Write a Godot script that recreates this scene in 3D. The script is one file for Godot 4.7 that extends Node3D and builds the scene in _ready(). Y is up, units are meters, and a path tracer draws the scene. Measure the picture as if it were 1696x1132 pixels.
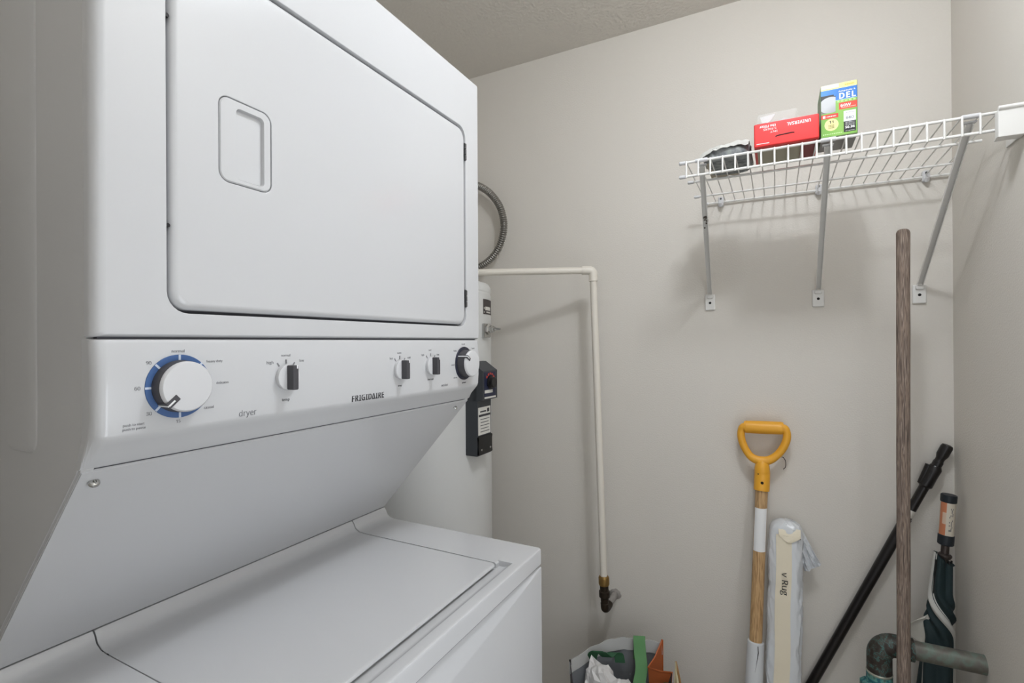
extends Node3D
# A laundry closet: stacked washer and dryer on the left, water heater behind it, wire shelf and leaning tools on the back wall.
# Axes: x to the right along the back wall, y up, z towards the room. The eye stands at (0, 1.372, 0).

const WALL_Z := -1.7008
const WALL_X := 0.4103
const CEIL_Y := 2.418
const FX := -0.557        # front plane of the dryer
const ZN := -0.2345       # near side of the appliance
const ZF := -0.9185       # far side of the appliance

var M := {}
var rng := RandomNumberGenerator.new()

func _ready() -> void:
	_camera_and_light()
	_materials()
	_room()
	_appliance()
	_water_heater()
	_drain_pipe()
	_flex_conduit()
	_wire_shelf()
	_shelf_things()
	_shovel()
	_rug_roll()
	_wooden_post()
	_black_pole()
	_umbrella()
	_copper_pipe()
	_shopping_bag()
	_paper_sack()
	_wall_hook()

func _camera_and_light() -> void:
	var cam := Camera3D.new()
	cam.name = "camera"
	var yaw := 0.481
	var pitch := 0.0017
	var roll := -0.006
	var r := Vector3(cos(yaw), 0, -sin(yaw))
	var f := Vector3(-sin(yaw), 0, -cos(yaw))
	var u := Vector3.UP
	var f2 := f * cos(pitch) + u * sin(pitch)
	var u2 := u * cos(pitch) - f * sin(pitch)
	var r3 := r * cos(roll) + u2 * sin(roll)
	var u3 := u2 * cos(roll) - r * sin(roll)
	cam.transform = Transform3D(Basis(r3, u3, -f2), Vector3(0, 1.372, 0))
	cam.fov = rad_to_deg(2.0 * atan(566.0 / 837.29))
	cam.near = 0.02
	cam.far = 30.0
	add_child(cam, true)
	cam.current = true
	var env := Environment.new()
	env.background_mode = Environment.BG_COLOR
	env.background_color = Color.BLACK
	env.tonemap_mode = Environment.TONE_MAPPER_LINEAR
	env.tonemap_exposure = 1.05
	env.sdfgi_enabled = true
	env.ssao_enabled = true
	env.ssil_enabled = true
	var we := WorldEnvironment.new()
	we.name = "world_environment"
	we.environment = env
	add_child(we, true)
	# unseen ceiling lamp above the frame, lights the closet: a small bare globe on a holder
	var lamp := OmniLight3D.new()
	lamp.name = "unseen_ceiling_lamp_light"
	lamp.position = Vector3(0.05, 2.335, -0.72)
	lamp.light_energy = 0.40
	lamp.light_color = Color(0.952, 0.974, 1.0)
	lamp.light_size = 0.05
	lamp.omni_range = 8.0
	lamp.omni_attenuation = 2.0
	lamp.shadow_enabled = true
	add_child(lamp, true)
	# added ceiling fill light, set in a white pan above the globe
	var fill_pan := AreaLight3D.new()
	fill_pan.name = "added_pan_fill_light"
	fill_pan.area_size = Vector2(0.44, 0.62)
	fill_pan.position = Vector3(0.05, 2.392, -0.72)
	fill_pan.rotation = Vector3(-PI / 2, 0, 0)
	fill_pan.light_energy = 0.12
	fill_pan.light_color = lamp.light_color
	fill_pan.shadow_enabled = true
	add_child(fill_pan, true)
	# unseen doorway light behind the eye, placed to brighten the back wall
	var dl := AreaLight3D.new()
	dl.name = "unseen_doorway_light"
	dl.area_size = Vector2(0.46, 1.85)
	dl.position = Vector3(0.15, 1.03, 0.075)
	dl.light_energy = 0.16
	dl.light_color = lamp.light_color
	dl.shadow_enabled = true
	add_child(dl, true)
	# added soft fill at the right wall, out of frame, brightens the appliance
	var wl := AreaLight3D.new()
	wl.name = "added_side_fill_light"
	wl.area_size = Vector2(0.40, 0.60)
	wl.position = Vector3(0.400, 0.98, -0.45)
	wl.rotation = Vector3(0, PI / 2, 0)
	wl.light_energy = 0.26
	wl.light_color = lamp.light_color
	wl.shadow_enabled = true
	add_child(wl, true)

# ---------------------------------------------------------------- mesh building

class MB:
	var v := PackedVector3Array()
	var c := PackedColorArray()
	var uv := PackedVector2Array()
	var col := Color.WHITE
	var xf := Transform3D()
	func tri(a: Vector3, b: Vector3, d: Vector3) -> void:
		v.append(xf * a); v.append(xf * b); v.append(xf * d)
		c.append(col); c.append(col); c.append(col)
		uv.append(Vector2.ZERO); uv.append(Vector2.ZERO); uv.append(Vector2.ZERO)
	func quad(a: Vector3, b: Vector3, d: Vector3, e: Vector3) -> void:
		tri(a, b, d)
		tri(a, d, e)
	func orient(from: int) -> void:
		# turn the closed piece that starts at this vertex so that its faces look outward (clockwise)
		var m := Vector3.ZERO
		for i in range(from, v.size()):
			m += v[i]
		m /= maxf(1.0, float(v.size() - from))
		var vol := 0.0
		for i in range(from, v.size(), 3):
			vol += (v[i] - m).dot((v[i + 1] - m).cross(v[i + 2] - m))
		if vol > 0.0:
			for i in range(from, v.size(), 3):
				var t := v[i + 1]; v[i + 1] = v[i + 2]; v[i + 2] = t
				var k := c[i + 1]; c[i + 1] = c[i + 2]; c[i + 2] = k
				var w := uv[i + 1]; uv[i + 1] = uv[i + 2]; uv[i + 2] = w
	func loft(loops: Array, cap0 := true, cap1 := true) -> void:
		var s := v.size()
		for k in range(loops.size() - 1):
			var a: PackedVector3Array = loops[k]
			var b: PackedVector3Array = loops[k + 1]
			var n := a.size()
			for i in n:
				var j := (i + 1) % n
				quad(a[i], a[j], b[j], b[i])
		if cap0: _cap(loops[0], false)
		if cap1: _cap(loops[loops.size() - 1], true)
		orient(s)
	func _cap(l: PackedVector3Array, fwd: bool) -> void:
		var m := Vector3.ZERO
		var nn := Vector3.ZERO
		for p in l: m += p
		m /= l.size()
		for i in l.size():
			nn += (l[i] - m).cross(l[(i + 1) % l.size()] - m)
		var ax := nn.abs().max_axis_index()
		var flat := PackedVector2Array()
		for p in l:
			flat.append(Vector2(p.y, p.z) if ax == 0 else Vector2(p.z, p.x) if ax == 1 else Vector2(p.x, p.y))
		var convex := true
		var turn := 0.0
		for i in flat.size():
			var c2 := (flat[(i + 1) % flat.size()] - flat[i]).cross(flat[(i + 2) % flat.size()] - flat[(i + 1) % flat.size()])
			if absf(c2) > 1e-10:
				if turn != 0.0 and signf(c2) != turn: convex = false
				turn = signf(c2)
		if not convex:
			var idx := Geometry2D.triangulate_polygon(flat)
			if idx.size() > 0:
				var ccw := nn[ax] > 0.0
				for i in range(0, idx.size(), 3):
					var a := l[idx[i]]
					var b := l[idx[i + 1]]
					var d := l[idx[i + 2]]
					var up := (b - a).cross(d - a)[ax] > 0.0
					if (up == ccw) == fwd: tri(a, b, d)
					else: tri(a, d, b)
				return
		for i in l.size():
			var j := (i + 1) % l.size()
			if fwd: tri(m, l[i], l[j])
			else: tri(m, l[j], l[i])
	func box(ctr: Vector3, size: Vector3, b := 0.0, seg := 2) -> void:
		var h := size / 2.0
		b = minf(b, minf(h.x, minf(h.y, h.z)) * 0.98)
		var loops := []
		if b <= 0.0:
			loops.append(_rr(ctr, h.x, h.y, 0.0, -h.z, 0)); loops.append(_rr(ctr, h.x, h.y, 0.0, h.z, 0))
		else:
			for k in range(seg + 1):
				var a := PI / 2 * k / seg
				loops.append(_rr(ctr, h.x - b + b * sin(a), h.y - b + b * sin(a), b, -h.z + b - b * cos(a), seg))
			for k in range(seg + 1):
				var a := PI / 2 * k / seg
				loops.append(_rr(ctr, h.x - b + b * cos(a), h.y - b + b * cos(a), b, h.z - b + b * sin(a), seg))
		loft(loops)
	func _rr(ctr: Vector3, hx: float, hy: float, r: float, z: float, seg: int) -> PackedVector3Array:
		var o := PackedVector3Array()
		for q in 4:
			var sx: float = [1, -1, -1, 1][q]
			var sy: float = [1, 1, -1, -1][q]
			for k in range(seg + 1):
				var a := PI / 2 * q + (PI / 2 * k / seg if seg > 0 else 0.0)
				o.append(ctr + Vector3(sx * (hx - r) + r * cos(a), sy * (hy - r) + r * sin(a), z))
				if seg == 0: break
		return o
	func tube(p: PackedVector3Array, r, sides := 10, caps := true, flat := 1.0, up := Vector3.ZERO) -> void:
		var loops := []
		var n := p.size()
		var t0 := (p[1] - p[0]).normalized()
		var side := up
		if side == Vector3.ZERO:
			side = Vector3.UP if absf(t0.y) < 0.9 else Vector3.RIGHT
		side = (side - t0 * side.dot(t0)).normalized()
		for i in n:
			var t: Vector3
			if i == 0: t = t0
			elif i == n - 1: t = (p[i] - p[i - 1]).normalized()
			else: t = ((p[i + 1] - p[i]).normalized() + (p[i] - p[i - 1]).normalized()).normalized()
			side = (side - t * side.dot(t)).normalized()
			var o := t.cross(side)
			var rad: float = r if r is float else r[i]
			var l := PackedVector3Array()
			for k in sides:
				var a := TAU * k / sides
				l.append(p[i] + side * cos(a) * rad * flat + o * sin(a) * rad)
			loops.append(l)
		loft(loops, caps, caps)
	func rod(a: Vector3, b: Vector3, r: float, sides := 10, bev := 0.0) -> void:
		if bev > 0.0:
			var d := (b - a).normalized()
			tube(PackedVector3Array([a, a + d * bev, b - d * bev, b]), [r - bev, r, r, r - bev], sides)
		else:
			tube(PackedVector3Array([a, b]), r, sides)
	func lathe(prof: PackedVector2Array, sides := 24) -> void:
		# prof: (radius, height) along local y
		var loops := []
		for q in prof:
			var l := PackedVector3Array()
			for k in sides:
				var a := TAU * k / sides
				l.append(Vector3(q.x * cos(a), q.y, q.x * sin(a)))
			loops.append(l)
		loft(loops)
	func prism(poly: PackedVector2Array, z0: float, z1: float, bev := 0.0) -> void:
		# a polygon in local xy, from z0 to z1
		var s := v.size()
		var n := poly.size()
		var zs := [z0, z1]
		var inner := poly
		var idx := Geometry2D.triangulate_polygon(inner)
		for e in 2:
			for i in range(0, idx.size(), 3):
				var a := Vector3(inner[idx[i]].x, inner[idx[i]].y, zs[e])
				var b := Vector3(inner[idx[i + 1]].x, inner[idx[i + 1]].y, zs[e])
				var d := Vector3(inner[idx[i + 2]].x, inner[idx[i + 2]].y, zs[e])
				if e == 0: tri(a, b, d)
				else: tri(a, d, b)
		for i in n:
			var j := (i + 1) % n
			var a := Vector3(poly[i].x, poly[i].y, z0)
			var b := Vector3(poly[j].x, poly[j].y, z0)
			var d := Vector3(poly[j].x, poly[j].y, z1)
			var e := Vector3(poly[i].x, poly[i].y, z1)
			if Geometry2D.is_polygon_clockwise(poly) == (z1 > z0): quad(a, e, d, b)
			else: quad(a, b, d, e)
		orient(s)
	func sheet(g: Array, thick: float) -> void:
		# a grid of points (array of rows) made into a sheet with thickness
		var s := v.size()
		var rows := g.size()
		var cols: int = g[0].size()
		var nrm := []
		for i in rows:
			var rw := PackedVector3Array()
			for j in cols:
				var du: Vector3 = g[mini(i + 1, rows - 1)][j] - g[maxi(i - 1, 0)][j]
				var dv: Vector3 = g[i][mini(j + 1, cols - 1)] - g[i][maxi(j - 1, 0)]
				rw.append(du.cross(dv).normalized() * thick)
			nrm.append(rw)
		for i in rows - 1:
			for j in cols - 1:
				quad(g[i][j], g[i + 1][j], g[i + 1][j + 1], g[i][j + 1])
				quad(g[i][j] + nrm[i][j], g[i][j + 1] + nrm[i][j + 1], g[i + 1][j + 1] + nrm[i + 1][j + 1], g[i + 1][j] + nrm[i + 1][j])
		for i in rows - 1:
			for j in [0, cols - 1]:
				var a: Vector3 = g[i][j]
				var b: Vector3 = g[i + 1][j]
				if j == 0: quad(a, a + nrm[i][j], b + nrm[i + 1][j], b)
				else: quad(a, b, b + nrm[i + 1][j], a + nrm[i][j])
		for j in cols - 1:
			for i in [0, rows - 1]:
				var a: Vector3 = g[i][j]
				var b: Vector3 = g[i][j + 1]
				if i == 0: quad(a, b, b + nrm[i][j + 1], a + nrm[i][j])
				else: quad(a, a + nrm[i][j], b + nrm[i][j + 1], b)
		# front follows the winding of the grid; turned by the sign of the enclosed volume
		var m := Vector3.ZERO
		for i in range(s, v.size()): m += v[i]
		m /= float(v.size() - s)
		var vol := 0.0
		for i in range(s, v.size(), 3):
			vol += (v[i] - m).dot((v[i + 1] - m).cross(v[i + 2] - m))
		if vol > 0.0: orient(s)
	func mesh(crease := 38.0) -> ArrayMesh:
		var n := v.size()
		var fn := PackedVector3Array()
		fn.resize(n / 3)
		var at := {}
		for i in range(0, n, 3):
			var nn := (v[i + 2] - v[i]).cross(v[i + 1] - v[i])
			fn[i / 3] = nn
			for k in 3:
				var key := Vector3i((v[i + k] * 50000.0).round())
				if at.has(key): at[key].append(i / 3)
				else: at[key] = [i / 3]
		var lim := cos(deg_to_rad(crease))
		var nor := PackedVector3Array()
		nor.resize(n)
		for i in n:
			var f := fn[i / 3].normalized()
			if crease <= 0.0:
				nor[i] = f
				continue
			var sum := Vector3.ZERO
			for k in at[Vector3i((v[i] * 50000.0).round())]:
				if fn[k].normalized().dot(f) >= lim: sum += fn[k]
			nor[i] = sum.normalized() if sum.length_squared() > 0.0 else f
		var arr := []
		arr.resize(Mesh.ARRAY_MAX)
		arr[Mesh.ARRAY_VERTEX] = v
		arr[Mesh.ARRAY_NORMAL] = nor
		arr[Mesh.ARRAY_COLOR] = c
		arr[Mesh.ARRAY_TEX_UV] = uv
		var am := ArrayMesh.new()
		am.add_surface_from_arrays(Mesh.PRIMITIVE_TRIANGLES, arr)
		return am

func obj(called: String, mb: MB, mat: Material, parent: Node = self, crease := 38.0) -> MeshInstance3D:
	var mi := MeshInstance3D.new()
	mi.name = called
	mi.mesh = mb.mesh(crease)
	mi.material_override = mat
	mi.cast_shadow = GeometryInstance3D.SHADOW_CASTING_SETTING_ON
	parent.add_child(mi, true)
	return mi

func thing(called: String, label: String, category: String, at := Vector3.ZERO, group := "") -> Node3D:
	var o := Node3D.new()
	o.name = called
	o.position = at
	add_child(o, true)
	tag(o, label, category, group)
	return o

func tag(o: Node, label: String, category: String, group := "") -> void:
	o.set_meta("label", label)
	o.set_meta("category", category)
	if group != "": o.set_meta("group", group)

func struct(called: String, mb: MB, mat: Material) -> MeshInstance3D:
	var o := obj(called, mb, mat)
	o.set_meta("kind", "structure")
	return o

func text(s: String, at: Vector3, basis: Basis, width: float, mat: Material, parent: Node, height := 0.0, bold := false, called := "lettering") -> MeshInstance3D:
	var f := SystemFont.new()
	f.font_names = PackedStringArray(["Droid Sans"])
	if bold: f.font_weight = 700
	var tm := TextMesh.new()
	tm.font = f
	tm.text = s
	tm.font_size = 48
	tm.pixel_size = 0.001
	tm.depth = 0.004
	tm.curve_step = 2.0
	var mi := MeshInstance3D.new()
	mi.name = called
	mi.mesh = tm
	mi.material_override = mat
	var a := tm.get_aabb().size
	var kx := width / maxf(a.x, 0.0001)
	var ky := kx if height <= 0.0 else height / maxf(a.y, 0.0001)
	mi.transform = Transform3D(Basis(basis.x * kx, basis.y * ky, basis.z * 0.1), at)
	parent.add_child(mi, true)
	return mi

func pv(a: Array) -> PackedVector2Array:
	return PackedVector2Array(a)

func p3(a: Array) -> PackedVector3Array:
	return PackedVector3Array(a)

func spline(pts: Array, n := 8) -> PackedVector3Array:
	var cu := Curve3D.new()
	for i in pts.size():
		var a: Vector3 = pts[maxi(i - 1, 0)]
		var b: Vector3 = pts[mini(i + 1, pts.size() - 1)]
		var t := (b - a) / 6.0
		cu.add_point(pts[i], -t, t)
	var o := PackedVector3Array()
	for i in pts.size() - 1:
		for k in n:
			o.append(cu.sample(i, float(k) / n))
	o.append(pts[pts.size() - 1])
	return o

# rounded rectangle in the plane x = const (facing +x); matched corner by corner
func rr_x(x: float, z0: float, z1: float, y0: float, y1: float, r: float, seg := 6) -> PackedVector3Array:
	var o := PackedVector3Array()
	var cz := (z0 + z1) / 2.0
	var cy := (y0 + y1) / 2.0
	var hz := absf(z1 - z0) / 2.0
	var hy := absf(y1 - y0) / 2.0
	r = maxf(r, 0.0001)
	for q in 4:
		var sz: float = [1, -1, -1, 1][q]
		var sy: float = [1, 1, -1, -1][q]
		for k in range(seg + 1):
			var a := PI / 2 * q + PI / 2 * k / seg
			o.append(Vector3(x, cy + sy * (hy - r) + r * sin(a), cz + sz * (hz - r) + r * cos(a)))
	return o

# ---------------------------------------------------------------- materials

func _mat(called: String, col: Color, rough := 0.5, metal := 0.0, spec := 0.5) -> StandardMaterial3D:
	var m := StandardMaterial3D.new()
	m.resource_name = called
	m.albedo_color = col
	m.roughness = rough
	m.metallic = metal
	m.metallic_specular = spec
	M[called] = m
	return m

func _noise(freq: float, size := 512, octaves := 3, ramp: Array = [], normal := false, strength := 4.0, type := FastNoiseLite.TYPE_SIMPLEX_SMOOTH, sd := 3) -> NoiseTexture2D:
	var n := FastNoiseLite.new()
	n.noise_type = type
	n.frequency = freq
	n.fractal_octaves = octaves
	n.seed = sd
	var t := NoiseTexture2D.new()
	t.width = size
	t.height = size
	t.seamless = true
	t.noise = n
	if normal:
		t.as_normal_map = true
		t.bump_strength = strength
	if ramp.size() > 0:
		var g := Gradient.new()
		var off := PackedFloat32Array()
		var cols := PackedColorArray()
		for e in ramp:
			off.append(e[0]); cols.append(e[1])
		g.offsets = off
		g.colors = cols
		t.color_ramp = g
	return t

func _tri(m: StandardMaterial3D, scale: Vector3, world := false) -> void:
	m.uv1_triplanar = true
	m.uv1_world_triplanar = world
	m.uv1_scale = scale
	m.uv1_triplanar_sharpness = 4.0

func _materials() -> void:
	var peel := _noise(0.07, 512, 3, [], true, 3.0)
	var w := _mat("wall_paint", Color(0.868, 0.848, 0.815), 0.5, 0.0, 0.4)
	w.normal_enabled = true
	w.normal_texture = peel
	w.normal_scale = 0.30
	_tri(w, Vector3(5, 5, 5), true)
	var ce := _mat("ceiling_paint", Color(0.868, 0.848, 0.815), 0.9, 0.0, 0.3)
	ce.normal_enabled = true
	ce.normal_texture = peel
	ce.normal_scale = 0.5
	_tri(ce, Vector3(2, 2, 2), true)
	var fl := _mat("floor_vinyl", Color(0.80, 0.77, 0.72), 0.5)
	fl.albedo_texture = _noise(0.02, 256, 4, [[0.0, Color(0.85, 0.83, 0.8)], [1.0, Color(1, 1, 1)]])
	_tri(fl, Vector3(2, 2, 2), true)
	_mat("enamel", Color(0.790, 0.792, 0.797), 0.18, 0.0, 0.5)
	_mat("enamel_flat", Color(0.785, 0.785, 0.785), 0.35, 0.0, 0.5)
	_mat("white_plastic", Color(0.815, 0.815, 0.82), 0.4)
	_mat("seam_dark", Color(0.10, 0.10, 0.11), 0.7)
	_mat("gasket_grey", Color(0.35, 0.35, 0.37), 0.7)
	_mat("knob_grey", Color(0.27, 0.265, 0.28), 0.5)
	_mat("dial_blue", Color(0.25, 0.38, 0.58), 0.5)
	_mat("dial_slate", Color(0.17, 0.18, 0.24), 0.5)
	_mat("dial_tick", Color(0.78, 0.82, 0.88), 0.5)
	_mat("print_grey", Color(0.48, 0.48, 0.49), 0.6)
	_mat("print_dark", Color(0.20, 0.20, 0.21), 0.6)
	_mat("print_white", Color(0.93, 0.93, 0.93), 0.6)
	_mat("chrome", Color(0.75, 0.75, 0.74), 0.22, 1.0)
	_mat("hinge_metal", Color(0.35, 0.35, 0.35), 0.4, 0.8)
	_mat("heater_paint", Color(0.83, 0.83, 0.82), 0.45)
	_mat("box_grey", Color(0.24, 0.25, 0.265), 0.55)
	_mat("box_black", Color(0.06, 0.06, 0.065), 0.45)
	_mat("box_navy", Color(0.10, 0.13, 0.24), 0.5)
	_mat("red_mark", Color(0.75, 0.25, 0.2), 0.5)
	_mat("paper_label", Color(0.86, 0.85, 0.82), 0.7)
	_mat("label_brown", Color(0.25, 0.22, 0.22), 0.6)
	_mat("cpvc", Color(0.885, 0.86, 0.815), 0.38)
	var br := _mat("brass", Color(0.62, 0.50, 0.30), 0.38, 0.85)
	br.roughness = 0.42
	_mat("brass_dark", Color(0.20, 0.165, 0.125), 0.5, 0.6)
	_mat("plaster_patch", Color(0.60, 0.58, 0.56), 0.9)
	_mat("flex_steel", Color(0.60, 0.59, 0.57), 0.32, 0.9)
	_mat("shelf_white", Color(0.91, 0.905, 0.89), 0.38)
	_mat("hole_dark", Color(0.10, 0.09, 0.085), 0.8)
	_mat("residue", Color(0.40, 0.365, 0.335), 0.9)
	_mat("red_card", Color(0.85, 0.15, 0.145), 0.45)
	_mat("dark_red", Color(0.50, 0.07, 0.10), 0.5)
	_mat("beige_card", Color(0.70, 0.68, 0.60), 0.7)
	_mat("grey_card", Color(0.62, 0.61, 0.60), 0.7)
	var cl := _mat("clear_plastic", Color(0.95, 0.97, 0.97, 0.12), 0.08)
	cl.transparency = BaseMaterial3D.TRANSPARENCY_ALPHA
	var by := _mat("bundle_grey", Color(0.66, 0.68, 0.68), 0.8)
	by.albedo_texture = _noise(0.02, 256, 4, [[0.0, Color(0.55, 0.55, 0.58)], [0.5, Color(0.85, 0.85, 0.85)], [1.0, Color(1, 1, 0.98)]])
	_tri(by, Vector3(8, 8, 8))
	_mat("wrap_paper", Color(0.80, 0.80, 0.78), 0.7)
	_mat("kraft_light", Color(0.70, 0.66, 0.59), 0.8)
	_mat("grip_yellow", Color(0.93, 0.67, 0.19), 0.42)
	var sh := _mat("shaft_wood", Color(0.92, 0.86, 0.78), 0.55)
	sh.albedo_texture = _noise(0.02, 512, 4, [[0.0, Color(0.55, 0.44, 0.32)], [0.42, Color(0.78, 0.67, 0.52)], [0.6, Color(0.86, 0.76, 0.61)], [1.0, Color(0.78, 0.66, 0.50)]])
	_tri(sh, Vector3(22, 1.4, 22))
	var pw := _mat("post_wood", Color(0.71, 0.70, 0.685), 0.75)
	pw.albedo_texture = _noise(0.03, 512, 4, [[0.0, Color(0.36, 0.31, 0.29)], [0.34, Color(0.62, 0.55, 0.51)], [0.48, Color(0.95, 0.87, 0.81)], [0.58, Color(0.50, 0.43, 0.40)], [0.70, Color(0.86, 0.77, 0.70)], [1.0, Color(0.60, 0.53, 0.48)]], false, 4.0, FastNoiseLite.TYPE_SIMPLEX_SMOOTH, 11)
	_tri(pw, Vector3(15, 0.45, 15))
	_mat("collar_white", Color(0.84, 0.85, 0.86), 0.45)
	_mat("film_white", Color(0.86, 0.87, 0.88), 0.3, 0.0, 0.6)
	_mat("tape_beige", Color(0.92, 0.88, 0.79), 0.6)
	_mat("marker_black", Color(0.08, 0.08, 0.09), 0.6)
	_mat("pole_black", Color(0.075, 0.06, 0.06), 0.3)
	_mat("cap_navy", Color(0.10, 0.13, 0.16), 0.45)
	_mat("gunmetal", Color(0.32, 0.29, 0.28), 0.3, 0.8)
	var um := _mat("canopy_cloth", Color(1, 1, 1), 0.7)
	um.vertex_color_use_as_albedo = true
	var vc := _mat("sleeve_print", Color(1, 1, 1), 0.45)
	vc.vertex_color_use_as_albedo = true
	var co := _mat("copper_patina", Color(1, 1, 1), 0.55, 0.35)
	co.albedo_texture = _noise(0.018, 512, 5, [[0.0, Color(0.17, 0.14, 0.12)], [0.44, Color(0.24, 0.21, 0.19)], [0.55, Color(0.28, 0.30, 0.28)], [0.62, Color(0.30, 0.48, 0.46)], [0.70, Color(0.28, 0.25, 0.23)], [1.0, Color(0.40, 0.50, 0.47)]], false, 4.0, FastNoiseLite.TYPE_SIMPLEX_SMOOTH, 5)
	_tri(co, Vector3(5, 5, 5))
	var cp := _mat("copper_pipe_grey", Color(1, 1, 1), 0.5, 0.3)
	cp.albedo_texture = _noise(0.012, 512, 5, [[0.0, Color(0.36, 0.33, 0.30)], [0.5, Color(0.43, 0.43, 0.40)], [0.66, Color(0.44, 0.50, 0.46)], [1.0, Color(0.42, 0.42, 0.38)]], false, 4.0, FastNoiseLite.TYPE_SIMPLEX_SMOOTH, 8)
	_tri(cp, Vector3(4, 4, 4))
	var ct := _mat("copper_teal", Color(1, 1, 1), 0.6, 0.2)
	ct.albedo_texture = _noise(0.03, 256, 4, [[0.0, Color(0.10, 0.22, 0.25)], [0.45, Color(0.17, 0.42, 0.46)], [0.6, Color(0.42, 0.66, 0.62)], [1.0, Color(0.30, 0.35, 0.32)]], false, 4.0, FastNoiseLite.TYPE_SIMPLEX_SMOOTH, 9)
	_tri(ct, Vector3(8, 8, 8))
	_mat("solder", Color(0.70, 0.70, 0.64), 0.4, 0.5)
	var wv := _mat("woven_grey", Color(0.56, 0.57, 0.585), 0.6)
	wv.albedo_texture = _noise(0.25, 256, 2, [[0.3, Color(0.7, 0.7, 0.7)], [0.7, Color(1, 1, 1)]])
	_tri(wv, Vector3(14, 14, 14))
	_mat("hem_white", Color(0.74, 0.74, 0.73), 0.6)
	_mat("gusset_orange", Color(0.70, 0.36, 0.17), 0.5)
	_mat("side_plum", Color(0.16, 0.11, 0.14), 0.5)
	_mat("edge_black", Color(0.06, 0.055, 0.06), 0.5)
	_mat("strap_green", Color(0.33, 0.53, 0.32), 0.65)
	_mat("strap_dark_green", Color(0.16, 0.34, 0.22), 0.7)
	_mat("tissue_white", Color(0.88, 0.87, 0.86), 0.7)
	_mat("cream_paper", Color(0.86, 0.82, 0.68), 0.65)
	_mat("tan_edge", Color(0.62, 0.46, 0.28), 0.7)
	var gd := _mat("added_door_glow", Color(0.85, 0.85, 0.85), 0.6)  # glow of the added doorway panel
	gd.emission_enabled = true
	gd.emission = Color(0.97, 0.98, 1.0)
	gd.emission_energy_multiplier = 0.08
	var gw := _mat("added_side_glow", Color(0.9, 0.92, 0.95), 0.6)  # glow of the added side fill pane
	gw.emission_enabled = true
	gw.emission = Color(0.95, 0.97, 1.0)
	gw.emission_energy_multiplier = 0.3
	var gp := _mat("added_pan_glow", Color(1, 1, 1), 0.6)  # glow of the added ceiling fill tray
	gp.emission_enabled = true
	gp.emission = Color(1.0, 0.98, 0.95)
	gp.emission_energy_multiplier = 0.25
	var gl := _mat("lamp_glow", Color(1, 1, 1), 0.5)
	gl.emission_enabled = true
	gl.emission = Color(1.0, 0.98, 0.95)
	gl.emission_energy_multiplier = 2.0

# ---------------------------------------------------------------- the room

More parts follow.
